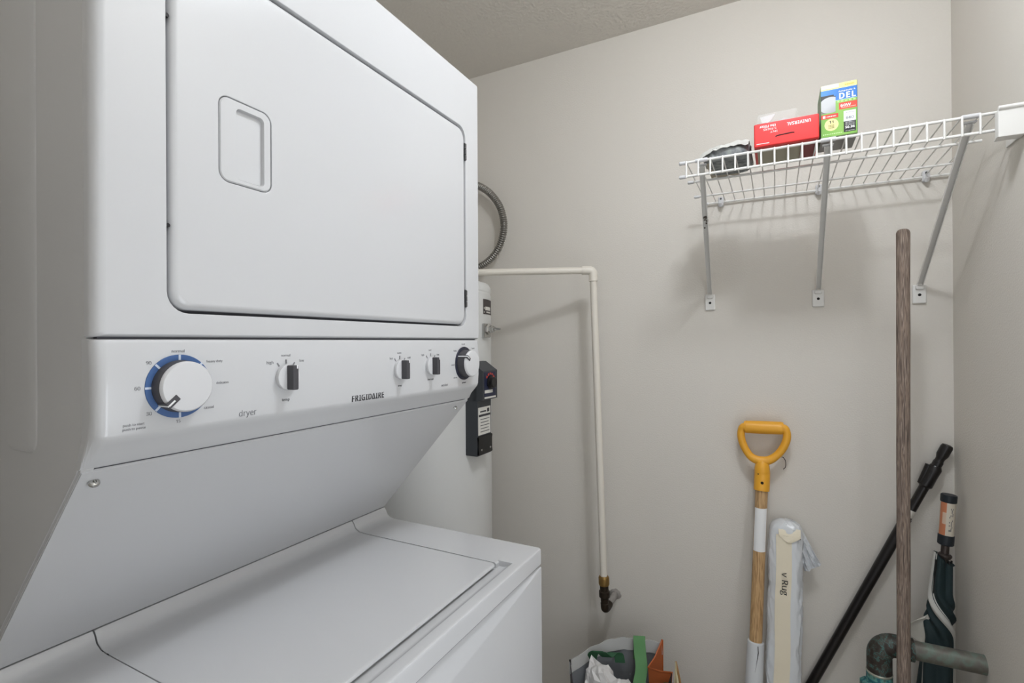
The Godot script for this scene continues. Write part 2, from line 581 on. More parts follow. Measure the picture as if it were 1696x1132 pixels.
func _room() -> void:
	var b := MB.new()
	b.box(Vector3(-0.4, CEIL_Y / 2, WALL_Z - 0.06), Vector3(2.2, CEIL_Y + 0.2, 0.12))
	struct("wall_back", b, M.wall_paint)
	b = MB.new()
	b.box(Vector3(WALL_X + 0.06, CEIL_Y / 2, -0.55), Vector3(0.12, CEIL_Y + 0.2, 2.5))
	struct("wall_right", b, M.wall_paint)
	b = MB.new()
	b.box(Vector3(-1.42, CEIL_Y / 2, -0.55), Vector3(0.12, CEIL_Y + 0.2, 2.5))
	struct("wall_left", b, M.wall_paint)
	b = MB.new()
	b.box(Vector3(-0.4, CEIL_Y / 2, 0.61), Vector3(2.2, CEIL_Y + 0.2, 0.12))
	struct("wall_front", b, M.wall_paint)
	b = MB.new()
	b.box(Vector3(-0.4, CEIL_Y + 0.06, -0.55), Vector3(2.2, 0.12, 2.6))
	struct("ceiling", b, M.ceiling_paint)
	b = MB.new()
	b.box(Vector3(-0.4, -0.06, -0.55), Vector3(2.2, 0.12, 2.6))
	struct("floor", b, M.floor_vinyl)
	# unseen partition behind the eye, its opening set for the doorway light
	b = MB.new()
	b.box(Vector3(-0.755, CEIL_Y / 2, 0.14), Vector3(1.29, CEIL_Y, 0.10))
	b.box(Vector3(0.15, (CEIL_Y + 2.0) / 2, 0.14), Vector3(0.54, CEIL_Y - 2.0, 0.10))
	struct("unseen_wall_entry", b, M.wall_paint)
	b = MB.new()
	b.box(Vector3(0.15, 1.0, 0.105), Vector3(0.52, 1.99, 0.02), 0.003)
	struct("added_door_1", b, M.added_door_glow)  # added glowing panel in the doorway, out of view
	b = MB.new()
	b.box(Vector3(-0.145, 1.0, 0.085), Vector3(0.06, 2.0, 0.014), 0.003)
	b.box(Vector3(0.395, 1.0, 0.085), Vector3(0.028, 2.0, 0.014), 0.003)
	b.box(Vector3(0.12, 2.03, 0.085), Vector3(0.58, 0.06, 0.014), 0.003)
	struct("unseen_trim_1", b, M.white_plastic)  # unseen casing round the doorway
	# added glowing pane beside the eye, source for the side fill
	b = MB.new()
	b.box(Vector3(WALL_X - 0.002, 0.98, -0.45), Vector3(0.006, 0.60, 0.40), 0.001)
	struct("added_window_1", b, M.added_side_glow)
	b = MB.new()
	for y in [0.66, 1.30]:
		b.box(Vector3(WALL_X - 0.004, y, -0.45), Vector3(0.014, 0.05, 0.49), 0.003)
	for z in [-0.675, -0.225]:
		b.box(Vector3(WALL_X - 0.004, 0.98, z), Vector3(0.014, 0.60, 0.05), 0.003)
	struct("added_trim_2", b, M.white_plastic)  # casing of the added side fill pane
	# ceiling lamp (above the frame)
	var t := thing("unseen_ceiling_lamp", "unseen white round ceiling lamp holder with one bare globe bulb", "lamp", Vector3(0.05, 2.335, -0.72))
	b = MB.new()
	b.box(Vector3(0, 0.070, 0), Vector3(0.46, 0.022, 0.64), 0.004)
	obj("added_fill_pan", b, M.added_pan_glow, t)  # added glowing tray for the ceiling fill light
	b = MB.new()
	b.lathe(pv([Vector2(0.03, 0.030), Vector2(0.040, 0.045), Vector2(0.045, 0.058), Vector2(0.045, 0.062)]), 32)
	obj("lamp_holder", b, M.white_plastic, t)
	b = MB.new()
	var pr := []
	for k in 13:
		var a := -PI / 2 + PI * k / 12.0
		pr.append(Vector2(maxf(0.05 * cos(a), 0.0005), 0.05 * sin(a)))
	b.lathe(pv(pr), 28)
	obj("bulb", b, M.lamp_glow, t)

# ---------------------------------------------------------------- stacked washer and dryer

func _along_z(mb: MB, prof: Array, stations: Array) -> void:
	# prof: Array of [Vector2(x, y), Vector2(how an end inset moves the point)]; stations: [z, inset]
	var loops := []
	for s in stations:
		var l := PackedVector3Array()
		for q in prof:
			var p: Vector2 = q[0] + q[1] * s[1]
			l.append(Vector3(p.x, p.y, s[0]))
		loops.append(l)
	mb.loft(loops)

func _ends(z0: float, z1: float, r: float, n := 4) -> Array:
	var o := []
	var d := signf(z1 - z0)
	for k in range(n + 1):
		var a := PI / 2 * k / n
		o.append([z0 + d * r * (1 - cos(a)), r * (1 - sin(a))])
	for k in range(n + 1):
		var a := PI / 2 * (n - k) / n
		o.append([z1 - d * r * (1 - cos(a)), r * (1 - sin(a))])
	return o

func _prism_z(mb: MB, poly: Array, z0: float, z1: float) -> void:
	mb.prism(pv(poly), z0, z1)

func _appliance() -> void:
	var t := thing("laundry_center", "white stacked washer and dryer unit with front knobs and sloping back panel", "washer dryer", Vector3(-0.88, 0, -0.5765))
	var off := -t.position
	var X := Transform3D(Basis(), off)
	var face := Basis(Vector3(0, 0, -1), Vector3(0, 1, 0), Vector3(1, 0, 0))
	var b := MB.new()
	# --- side panels, running down from the dryer to the back of the washer top
	var side := [Vector2(-0.5720, 1.9150), Vector2(-0.5720, 1.2895), Vector2(-0.5810, 1.2680), Vector2(-0.5925, 1.2485), Vector2(-0.8400, 0.9755), Vector2(-0.849, 0.966), Vector2(-1.235, 0.966), Vector2(-1.235, 1.9157)]
	for e in 2:
		b = MB.new(); b.xf = X
		var za: float = [ZN, ZF][e]
		var d: float = [-1.0, 1.0][e]
		_prism_z(b, side, za + d * 0.0005, za + d * 0.012)
		# flange down the slope, set in from the face
		_prism_z(b, [Vector2(-0.5780, 1.2700), Vector2(-0.5885, 1.2480), Vector2(-0.8330, 0.9765), Vector2(-0.8450, 0.9765), Vector2(-0.6000, 1.2480), Vector2(-0.5870, 1.2700)], za + d * 0.0016, za + d * 0.0122)
		var sp := obj("side_panel", b, M.enamel_flat, t)
		if e == 0:
			# stamped rib down the near side
			b = MB.new(); b.xf = X
			var l0 := PackedVector3Array()
			var l1 := PackedVector3Array()
			var l2 := PackedVector3Array()
			for q in rr_x(0.0, -0.748, -0.672, 1.258, 1.86, 0.018, 6):
				l0.append(Vector3(q.z, q.y, ZN - 0.002))
			for q in rr_x(0.0, -0.7465, -0.676, 1.2605, 1.8575, 0.016, 6):
				l1.append(Vector3(q.z, q.y, ZN + 0.0012))
			for q in rr_x(0.0, -0.742, -0.690, 1.266, 1.852, 0.012, 6):
				l2.append(Vector3(q.z, q.y, ZN + 0.0024))
			b.loft([l0, l1, l2])
			obj("stamped_rib", b, M.enamel_flat, sp)
	# edge flange that turns in from the near side along the slope
	# --- top, back
	b = MB.new(); b.xf = X
	b.box(Vector3(-0.905, 1.9145, (ZN + ZF) / 2), Vector3(0.668, 0.003, absf(ZF - ZN) - 0.004), 0.001)
	obj("top_panel", b, M.enamel_flat, t)
	b = MB.new(); b.xf = X
	b.box(Vector3(-1.237, 0.99, (ZN + ZF) / 2), Vector3(0.004, 1.85, absf(ZF - ZN) - 0.01), 0.001)
	obj("rear_panel", b, M.enamel_flat, t)
	# --- dryer front frame with rounded upright edges and the door opening
	b = MB.new(); b.xf = X
	var dz0 := -0.2985
	var dz1 := -0.868
	var dy0 := 1.405
	var dy1 := 1.8075
	var loops := [rr_x(-0.5755, ZN, ZF, 1.3792, 1.9157, 0.0015), rr_x(-0.5685, ZN, ZF, 1.3792, 1.9157, 0.0015)]
	for k in range(1, 6):
		var a := PI / 2 * k / 5.0
		var ins := 0.0105 * (1 - cos(a))
		loops.append(rr_x(-0.5685 + 0.0115 * sin(a), ZN - ins, ZF + ins * 0.35, 1.3792 + ins * 0.35, 1.9157 - ins * 0.15, 0.003))
	loops.append(rr_x(-0.557, dz0 + 0.0016, dz1 - 0.0016, dy0 - 0.0016, dy1 + 0.0016, 0.0236))
	loops.append(rr_x(-0.5576, dz0 + 0.0004, dz1 - 0.0004, dy0 - 0.0004, dy1 + 0.0004, 0.0224))
	loops.append(rr_x(-0.559, dz0, dz1, dy0, dy1, 0.022))
	loops.append(rr_x(-0.5735, dz0, dz1, dy0, dy1, 0.022))
	b.loft(loops)
	var frame := obj("front_frame", b, M.enamel, t)
	b = MB.new(); b.xf = X
	b.loft([rr_x(-0.5732, dz0 - 0.0006, dz1 + 0.0006, dy0 + 0.0006, dy1 - 0.0006, 0.021), rr_x(-0.5715, dz0 - 0.0006, dz1 + 0.0006, dy0 + 0.0006, dy1 - 0.0006, 0.021)])
	obj("door_gasket", b, M.gasket_grey, frame)
	# --- dryer door
	b = MB.new(); b.xf = X
	var g := 0.0036
	var hz0 := -0.3535
	var hz1 := -0.4216
	var hy0 := 1.558
	var hy1 := 1.6575
	loops = [rr_x(-0.5712, dz0 - g, dz1 + g * 0.7, dy0 + g, dy1 - g, 0.0195), rr_x(-0.5640, dz0 - g, dz1 + g * 0.7, dy0 + g, dy1 - g, 0.0195)]
	for k in range(1, 6):
		var a := PI / 2 * k / 5.0
		var ins := 0.0080 * (1 - cos(a))
		loops.append(rr_x(-0.5640 + 0.0072 * sin(a), dz0 - g - ins, dz1 + g * 0.7 + ins, dy0 + g + ins, dy1 - g - ins, 0.0195 - ins * 0.4))
	loops.append(rr_x(-0.5568, hz0 + 0.001, hz1 - 0.001, hy0 - 0.001, hy1 + 0.001, 0.0135))
	loops.append(rr_x(-0.5575, hz0, hz1, hy0, hy1, 0.0125))
	loops.append(rr_x(-0.5615, hz0, hz1, hy0, hy1, 0.0125))
	b.loft(loops)
	var door := obj("dryer_door", b, M.enamel, t)
	b = MB.new(); b.xf = X
	var q0 := 0.0013
	b.loft([rr_x(-0.5613, hz0 - q0, hz1 + q0, hy0 + q0, hy1 - q0, 0.0112), rr_x(-0.5578, hz0 - q0, hz1 + q0, hy0 + q0, hy1 - q0, 0.0112), rr_x(-0.5566, hz0 - q0 - 0.0012, hz1 + q0 + 0.0012, hy0 + q0 + 0.0012, hy1 - q0 - 0.0012, 0.010), rr_x(-0.5566, -0.3745, -0.4108, 1.5640, 1.6482, 0.0055), rr_x(-0.5576, -0.3752, -0.4102, 1.5648, 1.6476, 0.005)] + _scoop())
	obj("door_handle", b, M.enamel, door)
	for y in [1.7147, 1.496]:
		b = MB.new(); b.xf = X
		b.rod(Vector3(-0.5722, y, -0.3002), Vector3(-0.5585, y, -0.3002), 0.0022, 8)
		obj("door_bumper", b, M.seam_dark, door)
	for y in [1.7597, 1.4615]:
		b = MB.new(); b.xf = X
		for k in 3:
			b.rod(Vector3(-0.5572, y - 0.017 + 0.0115 * k, -0.8672), Vector3(-0.5572, y - 0.017 + 0.0115 * k + 0.0105, -0.8672), 0.0026, 10, 0.0006)
		b.box(Vector3(-0.5585, y, -0.8672), Vector3(0.003, 0.036, 0.003), 0.0005)
		obj("hinge", b, M.hinge_metal, door)
	# --- control panel
	b = MB.new(); b.xf = X
	var prof := [
		[Vector2(-0.5800, 1.3775), Vector2(0, 0)], [Vector2(-0.5615, 1.3775), Vector2(-1, 0)], [Vector2(-0.5585, 1.3765), Vector2(-1, 0)], [Vector2(-0.5572, 1.3735), Vector2(-1, 0)],
		[Vector2(-0.5552, 1.352), Vector2(-1, 0)], [Vector2(-0.5548, 1.330), Vector2(-1, 0)], [Vector2(-0.5553, 1.305), Vector2(-1, 0)], [Vector2(-0.5566, 1.2865), Vector2(-1, 0.6)], [Vector2(-0.5583, 1.2815), Vector2(-1, 0.8)],
		[Vector2(-0.5625, 1.2765), Vector2(-0.8, 0.9)], [Vector2(-0.575, 1.2645), Vector2(-0.3, 0.3)], [Vector2(-0.5835, 1.2545), Vector2(0, 0)], [Vector2(-0.5875, 1.2522), Vector2(0, 0)], [Vector2(-0.5915, 1.2535), Vector2(0, 0)], [Vector2(-0.5865, 1.2680), Vector2(0, 0)], [Vector2(-0.5800, 1.2890), Vector2(0, 0)]]
	_along_z(b, prof, _ends(ZN, ZF, 0.0105, 5))
	var con := obj("control_panel", b, M.enamel, t)
	b = MB.new(); b.xf = X
	b.box(Vector3(-0.60, 1.3785, (ZN + ZF) / 2), Vector3(0.070, 0.0024, 0.672), 0.0)
	obj("panel_seam", b, M.gasket_grey, con)
	_console(con, off, face)
	# --- sloping back panel under the controls
	b = MB.new(); b.xf = X
	var sl := [Vector2(-0.5880, 1.2510), Vector2(-0.5862, 1.2488), Vector2(-0.8205, 0.9872), Vector2(-0.8245, 0.9850), Vector2(-0.84, 0.9850), Vector2(-0.62, 1.2510)]
	_prism_z(b, sl, ZN - 0.0022, ZF + 0.0022)
	var bp := obj("back_panel", b, M.enamel, t)
	b = MB.new(); b.xf = X
	b.box(Vector3(-0.604, 1.2508, -0.5765), Vector3(0.03, 0.003, 0.655), 0.0)
	obj("panel_seam", b, M.gasket_grey, bp)
	for z in [-0.2500, -0.8810]:
		b = MB.new()
		var ax := Vector3(0.741, 0.671, 0).normalized()
		b.xf = Transform3D(Basis(Vector3(0, 0, 1).cross(ax), ax, Vector3(0, 0, 1)), off + Vector3(-0.5945, 1.2365, z))
		b.lathe(pv([Vector2(0.0050, -0.001), Vector2(0.0050, 0.0008), Vector2(0.0040, 0.0022), Vector2(0.0018, 0.0026), Vector2(0.0016, 0.0012), Vector2(0.0004, 0.0012)]), 18)
		b.box(Vector3(0, 0.0024, 0), Vector3(0.0062, 0.0006, 0.0011))
		obj("screw", b, M.chrome, bp)
	# inset edge flange beside the slope (near side)
	# --- washer top
	b = MB.new(); b.xf = X
	var full := [[Vector2(-0.4152, 0.9322), Vector2(-0.5, 0)], [Vector2(-0.4152, 0.9580), Vector2(-0.8, 0)], [Vector2(-0.4162, 0.9615), Vector2(-0.8, -0.1)], [Vector2(-0.4195, 0.9632), Vector2(-0.8, -0.25)], [Vector2(-0.786, 0.9632), Vector2(0, -0.25)], [Vector2(-0.801, 0.9646), Vector2(0, -0.2)], [Vector2(-0.812, 0.9700), Vector2(0, -0.2)], [Vector2(-0.8175, 0.9800), Vector2(0, -0.2)], [Vector2(-0.8215, 0.9846), Vector2(0, -0.2)], [Vector2(-0.84, 0.9848), Vector2(0, -0.2)], [Vector2(-0.84, 0.9322), Vector2(0, 0)]]
	_along_z(b, full, [[ZN, 0.006], [ZN - 0.0012, 0.003], [ZN - 0.004, 0.0008], [ZN - 0.008, 0.0], [-0.3395, 0.0]])
	_along_z(b, full, [[-0.8285, 0.0], [ZF + 0.006, 0.0], [ZF + 0.003, 0.0008], [ZF + 0.001, 0.003], [ZF, 0.006]])
	var mid := [Vector2(-0.4152, 0.9322), Vector2(-0.4152, 0.9580), Vector2(-0.4162, 0.9615), Vector2(-0.4195, 0.9632), Vector2(-0.4335, 0.9632), Vector2(-0.4385, 0.9605), Vector2(-0.4440, 0.9555), Vector2(-0.4520, 0.9530), Vector2(-0.84, 0.9530), Vector2(-0.84, 0.9322)]
	_prism_z(b, mid, -0.3395, -0.8285)
	var small := [Vector2(-0.4625, 0.9525), Vector2(-0.4625, 0.9605), Vector2(-0.4660, 0.9632), Vector2(-0.786, 0.9632), Vector2(-0.801, 0.9646), Vector2(-0.812, 0.9700), Vector2(-0.8175, 0.9800), Vector2(-0.8215, 0.9846), Vector2(-0.84, 0.9848), Vector2(-0.84, 0.9525)]
	_prism_z(b, small, -0.3395, -0.3432)
	_prism_z(b, small, -0.8170, -0.8285)
	b.box(Vector3(-1.037, 0.948, (ZN + ZF) / 2), Vector3(0.394, 0.0316, absf(ZF - ZN)), 0.002)
	var wt := obj("washer_top", b, M.enamel, t)
	# --- washer lid
	b = MB.new(); b.xf = X
	var lid := [[Vector2(-0.466, 0.9568), Vector2(-1, 0)], [Vector2(-0.4622, 0.9576), Vector2(-1, 0)], [Vector2(-0.4608, 0.9600), Vector2(-1, 0)], [Vector2(-0.4622, 0.9630), Vector2(-1, -0.1)], [Vector2(-0.4655, 0.9640), Vector2(-1, -0.15)], [Vector2(-0.786, 0.9636), Vector2(0, -0.15)], [Vector2(-0.801, 0.9650), Vector2(0, -0.15)], [Vector2(-0.8115, 0.9704), Vector2(0, -0.15)], [Vector2(-0.8170, 0.9802), Vector2(0, -0.15)], [Vector2(-0.8210, 0.9848), Vector2(0, -0.15)], [Vector2(-0.838, 0.985), Vector2(0, -0.15)], [Vector2(-0.838, 0.9568), Vector2(0, 0)]]
	_along_z(b, lid, _ends(-0.3452, -0.8148, 0.008, 5))
	obj("washer_lid", b, M.enamel, t)
	b = MB.new(); b.xf = X
	for x in [-0.800, -0.786]:
		b.box(Vector3(x, 0.9600, -0.3441), Vector3(0.004, 0.006, 0.0024), 0.0004)
	obj("lid_hinge_tab", b, M.seam_dark, wt)
	# --- washer front, with a bowed facet under the top
	b = MB.new(); b.xf = X
	b.box(Vector3(-0.437, 0.9300, (ZN + ZF) / 2), Vector3(0.036, 0.0046, 0.676), 0.0)
	obj("front_seam", b, M.seam_dark, t)
	b = MB.new(); b.xf = X
	var rows := []
	var nz := 24
	var r0 := PackedVector3Array(); var r1 := PackedVector3Array(); var r2 := PackedVector3Array(); var r3 := PackedVector3Array(); var r4 := PackedVector3Array(); var r5 := PackedVector3Array()
	var st := []
	for i in nz + 1:
		var f := float(i) / nz
		var z := lerpf(ZN - 0.002, ZF + 0.002, f)
		var drop := 0.0405 * (1.0 - pow(absf(2.0 * f - 1.0), 1.25))
		var yb := 0.9265 - drop
		st.append(p3([Vector3(-0.44, 0.9285, z), Vector3(-0.4245, 0.9285, z), Vector3(-0.4222 , 0.9272, z), Vector3(-0.4162, yb - 0.001, z), Vector3(-0.4155, yb - 0.004, z), Vector3(-0.4155, 0.11, z), Vector3(-0.44, 0.11, z)]))
	b.loft(st)
	obj("front_panel", b, M.enamel, t, 20.0)
	# --- washer cabinet sides, toe kick
	for e in 2:
		var za: float = [ZN, ZF][e]
		var d: float = [-1.0, 1.0][e]
		b = MB.new(); b.xf = X
		b.box(Vector3(-0.828, 0.48, za + d * 0.004), Vector3(0.810, 0.898, 0.006), 0.002)
		obj("washer_side", b, M.enamel_flat, t)
	b = MB.new(); b.xf = X
	b.box(Vector3(-0.46, 0.062, (ZN + ZF) / 2), Vector3(0.03, 0.088, 0.66), 0.004)
	obj("toe_kick", b, M.enamel_flat, t)
	for x in [-0.47, -1.2]:
		for z in [-0.27, -0.88]:
			b = MB.new(); b.xf = X
			b.rod(Vector3(x, 0, z), Vector3(x, 0.035, z), 0.018, 12, 0.002)
			obj("foot", b, M.box_black, t)

func _scoop() -> Array:
	# finger pocket: steep on the near side, sweeping up smoothly on the far side and the top
	var o := []
	for k in range(1, 9):
		var a := PI / 2 * k / 8.0
		var c := 1.0 - cos(a)
		o.append(rr_x(-0.5580 - 0.0225 * sin(a), -0.3753 - 0.003 * c, -0.4100 + 0.0215 * c, 1.5652 + 0.007 * c, 1.6474 - 0.016 * c, 0.005 - 0.001 * c))
	return o

func _face_x(y: float) -> float:
	# where the bowed front of the control panel stands at this height
	var t := [[1.2815, -0.5583], [1.2865, -0.5566], [1.305, -0.5553], [1.330, -0.5548], [1.352, -0.5552], [1.3735, -0.5572], [1.38, -0.5572]]
	for i in t.size() - 1:
		if y <= t[i + 1][0]: return lerpf(t[i][1], t[i + 1][1], clampf((y - t[i][0]) / (t[i + 1][0] - t[i][0]), 0.0, 1.0))
	return -0.5572

func _wedge(xl: float, xr: float, z0: float, z1: float, y0: float, y1: float, r: float) -> PackedVector3Array:
	var o := rr_x(0.0, z0, z1, y0, y1, r)
	for i in o.size():
		o[i].x = lerpf(xl, xr, clampf((o[i].z - z0) / (z1 - z0), 0.0, 1.0))
	return o

func _console(con: Node3D, off: Vector3, face: Basis) -> void:
	var fx := -0.5548
	var fxf := Transform3D(face, Vector3.ZERO)
	# big dials: dryer (blue ring) and washer (slate ring)
	for e in 2:
		var y: float = [1.3283, 1.3306][e]
		var z: float = [-0.3085, -0.8555][e]
		var ring: Material = [M.dial_blue, M.dial_slate][e]
		var up := Basis(Vector3(0, 0, -1), Vector3(1, 0, 0), Vector3(0, -1, 0))   # lathe axis along +x
		var org := off + Vector3(fx, y, z)
		var b := MB.new(); b.xf = Transform3D(up, org)
		var h: float = [-0.0040, 0.0][e]
		b.lathe(pv([Vector2(0.0272, -0.001), Vector2(0.0272, 0.003), Vector2(0.0266, 0.015 + h), Vector2(0.0258, 0.0165 + h), Vector2(0.001, 0.0165 + h)]), 48)
		var kn := obj("timer_knob", b, M.knob_grey, con)
		b = MB.new(); b.xf = Transform3D(up, org)
		b.lathe(pv([Vector2(0.026, -0.001), Vector2(0.0330, -0.001), Vector2(0.0330, 0.0004), Vector2(0.0327, 0.0007), Vector2(0.026, 0.0007)]), 56)
		obj("dial_ring", b, ring, kn)
		b = MB.new(); b.xf = Transform3D(up, org)
		b.lathe(pv([Vector2(0.0255, 0.015 + h), Vector2(0.0262, 0.0170 + h), Vector2(0.0260, 0.0190 + h), Vector2(0.0245, 0.0206 + h), Vector2(0.020, 0.0212 + h), Vector2(0.010, 0.0214 + h), Vector2(0.0005, 0.0215 + h)]), 48)
		obj("knob_cap", b, M.white_plastic, kn)
		var ticks: Array = [[90, 45, 0, 135, 180, 225, 270], [90, 45, 135, 180, 225, 270]][e]
		for a in ticks:
			b = MB.new(); b.xf = Transform3D(face, org)
			var d := Vector3(cos(deg_to_rad(a)), sin(deg_to_rad(a)), 0)
			b.xf = b.xf * Transform3D(Basis(d, Vector3(-d.y, d.x, 0), Vector3(0, 0, 1)), d * 0.0301)
			b.box(Vector3(0, 0, 0.0007), Vector3(0.0056, 0.0022 if e == 0 else 0.001, 0.0008), 0.0)
			obj("dial_tick", b, M.dial_tick if e == 0 else M.knob_grey, kn)
		var pa := deg_to_rad([222.0, 148.0][e])
		var dd := Vector3(cos(pa), sin(pa), 0)
		var pf := Transform3D(face, org) * Transform3D(Basis(dd, Vector3(-dd.y, dd.x, 0), Vector3(0, 0, 1)), Vector3.ZERO)
		b = MB.new(); b.xf = pf
		b.box(Vector3(0.0205, 0, 0.0216 + h), Vector3(0.0125, 0.0064, 0.0016), 0.0005)
		b.box(Vector3(0.0268, 0, 0.0118 + h / 2), Vector3(0.0014, 0.0064, 0.0210 + h), 0.0004)
		var pt := obj("pointer_clip", b, M.knob_grey, kn)
		b = MB.new(); b.xf = pf
		b.box(Vector3(0.0232, 0, 0.0226 + h), Vector3(0.0078, 0.0016, 0.0006), 0.0)
		b.box(Vector3(0.0277, 0, 0.0118 + h / 2), Vector3(0.0006, 0.0016, 0.0212 + h), 0.0)
		obj("pointer_line", b, M.print_white, kn)
	# three small selector knobs
	for q in [[1.3292, -0.4390], [1.3280, -0.6592], [1.3305, -0.7440]]:
		var up := Basis(Vector3(0, 0, -1), Vector3(1, 0, 0), Vector3(0, -1, 0))
		var org: Vector3 = off + Vector3(fx, q[0], q[1])
		var b := MB.new(); b.xf = Transform3D(up, org)
		b.lathe(pv([Vector2(0.0150, -0.001), Vector2(0.0160, 0.003), Vector2(0.0164, 0.0052), Vector2(0.0160, 0.0064), Vector2(0.0145, 0.0070), Vector2(0.0005, 0.0072)]), 40)
		var kn := obj("selector_knob", b, M.white_plastic, con)
		b = MB.new(); b.xf = Transform3D(face, org)
		b.box(Vector3(0, 0, 0.0125), Vector3(0.0085, 0.0310, 0.0125), 0.0014, 3)
		obj("knob_grip", b, M.knob_grey, kn)
		b = MB.new(); b.xf = Transform3D(face, org)
		b.box(Vector3(0.0018, 0.0135, 0.0188), Vector3(0.0016, 0.0045, 0.0006), 0.0)
		obj("pointer_line", b, M.print_white, kn)
		var angs := [125.0, 90.0, 55.0]
		for a in angs:
			b = MB.new()
			var d := Vector3(cos(deg_to_rad(a)), sin(deg_to_rad(a)), 0)
			b.xf = Transform3D(face, org) * Transform3D(Basis(d, Vector3(-d.y, d.x, 0), Vector3(0, 0, 1)), d * 0.0200)
			b.box(Vector3(0, 0, 0.0001), Vector3(0.0052, 0.0016, 0.0006), 0.0)
			obj("print_mark", b, M.print_grey, con)
	# printing
	var P := [
		["normal", 1.3648, -0.3083, 0.0128, 0], ["heavy duty", 1.3530, -0.3465, 0.0178, 0], ["delicates", 1.3287, -0.3552, 0.0142, 0], ["casual", 1.3025, -0.3400, 0.0106, 0],
		["90", 1.3535, -0.2797, 0.0048, 0], ["60", 1.3288, -0.2692, 0.0052, 0], ["30", 1.3028, -0.2798, 0.0050, 1], ["15", 1.2915, -0.3080, 0.0044, 1],
		["push to start", 1.2938, -0.2665, 0.0186, 1], ["push to pause", 1.2898, -0.2670, 0.0200, 1], ["dryer", 1.2903, -0.3868, 0.0222, 0], ["washer", 1.2921, -0.7894, 0.0215, 0],
		["high", 1.3486, -0.4160, 0.0092, 0], ["normal", 1.3570, -0.4391, 0.0132, 0], ["low", 1.3496, -0.4630, 0.0070, 0], ["temp", 1.3006, -0.4388, 0.0112, 2],
		["hot", 1.3468, -0.6385, 0.0070, 0], ["warm", 1.3555, -0.6588, 0.0096, 0], ["cold", 1.3470, -0.6830, 0.0080, 0], ["temp", 1.3012, -0.6597, 0.0092, 2],
		["high", 1.3505, -0.7215, 0.0078, 0], ["med", 1.3588, -0.7432, 0.0074, 0], ["low", 1.3500, -0.7668, 0.0070, 0], ["load size", 1.3060, -0.7441, 0.0170, 2],
		["normal", 1.3692, -0.8549, 0.0118, 0], ["heavy", 1.3560, -0.8242, 0.0100, 0], ["casual", 1.3290, -0.8150, 0.0100, 0], ["delicate", 1.3038, -0.8240, 0.0120, 0], ["prewash", 1.2920, -0.8563, 0.0140, 2], ["heavy", 1.3602, -0.8905, 0.0100, 0]]
	for q in P:
		text(q[0], off + Vector3(_face_x(q[1]) + 0.0001, q[1], q[2]), face, q[3], [M.print_grey, M.print_grey, M.print_dark][q[4]], con)
	text("FRIGIDΔIRE", off + Vector3(_face_x(1.2896) + 0.0001, 1.2896, -0.5875), face, 0.0690, M.print_dark, con, 0.0096, true, "name_lettering")

# ---------------------------------------------------------------- water heater and pipes

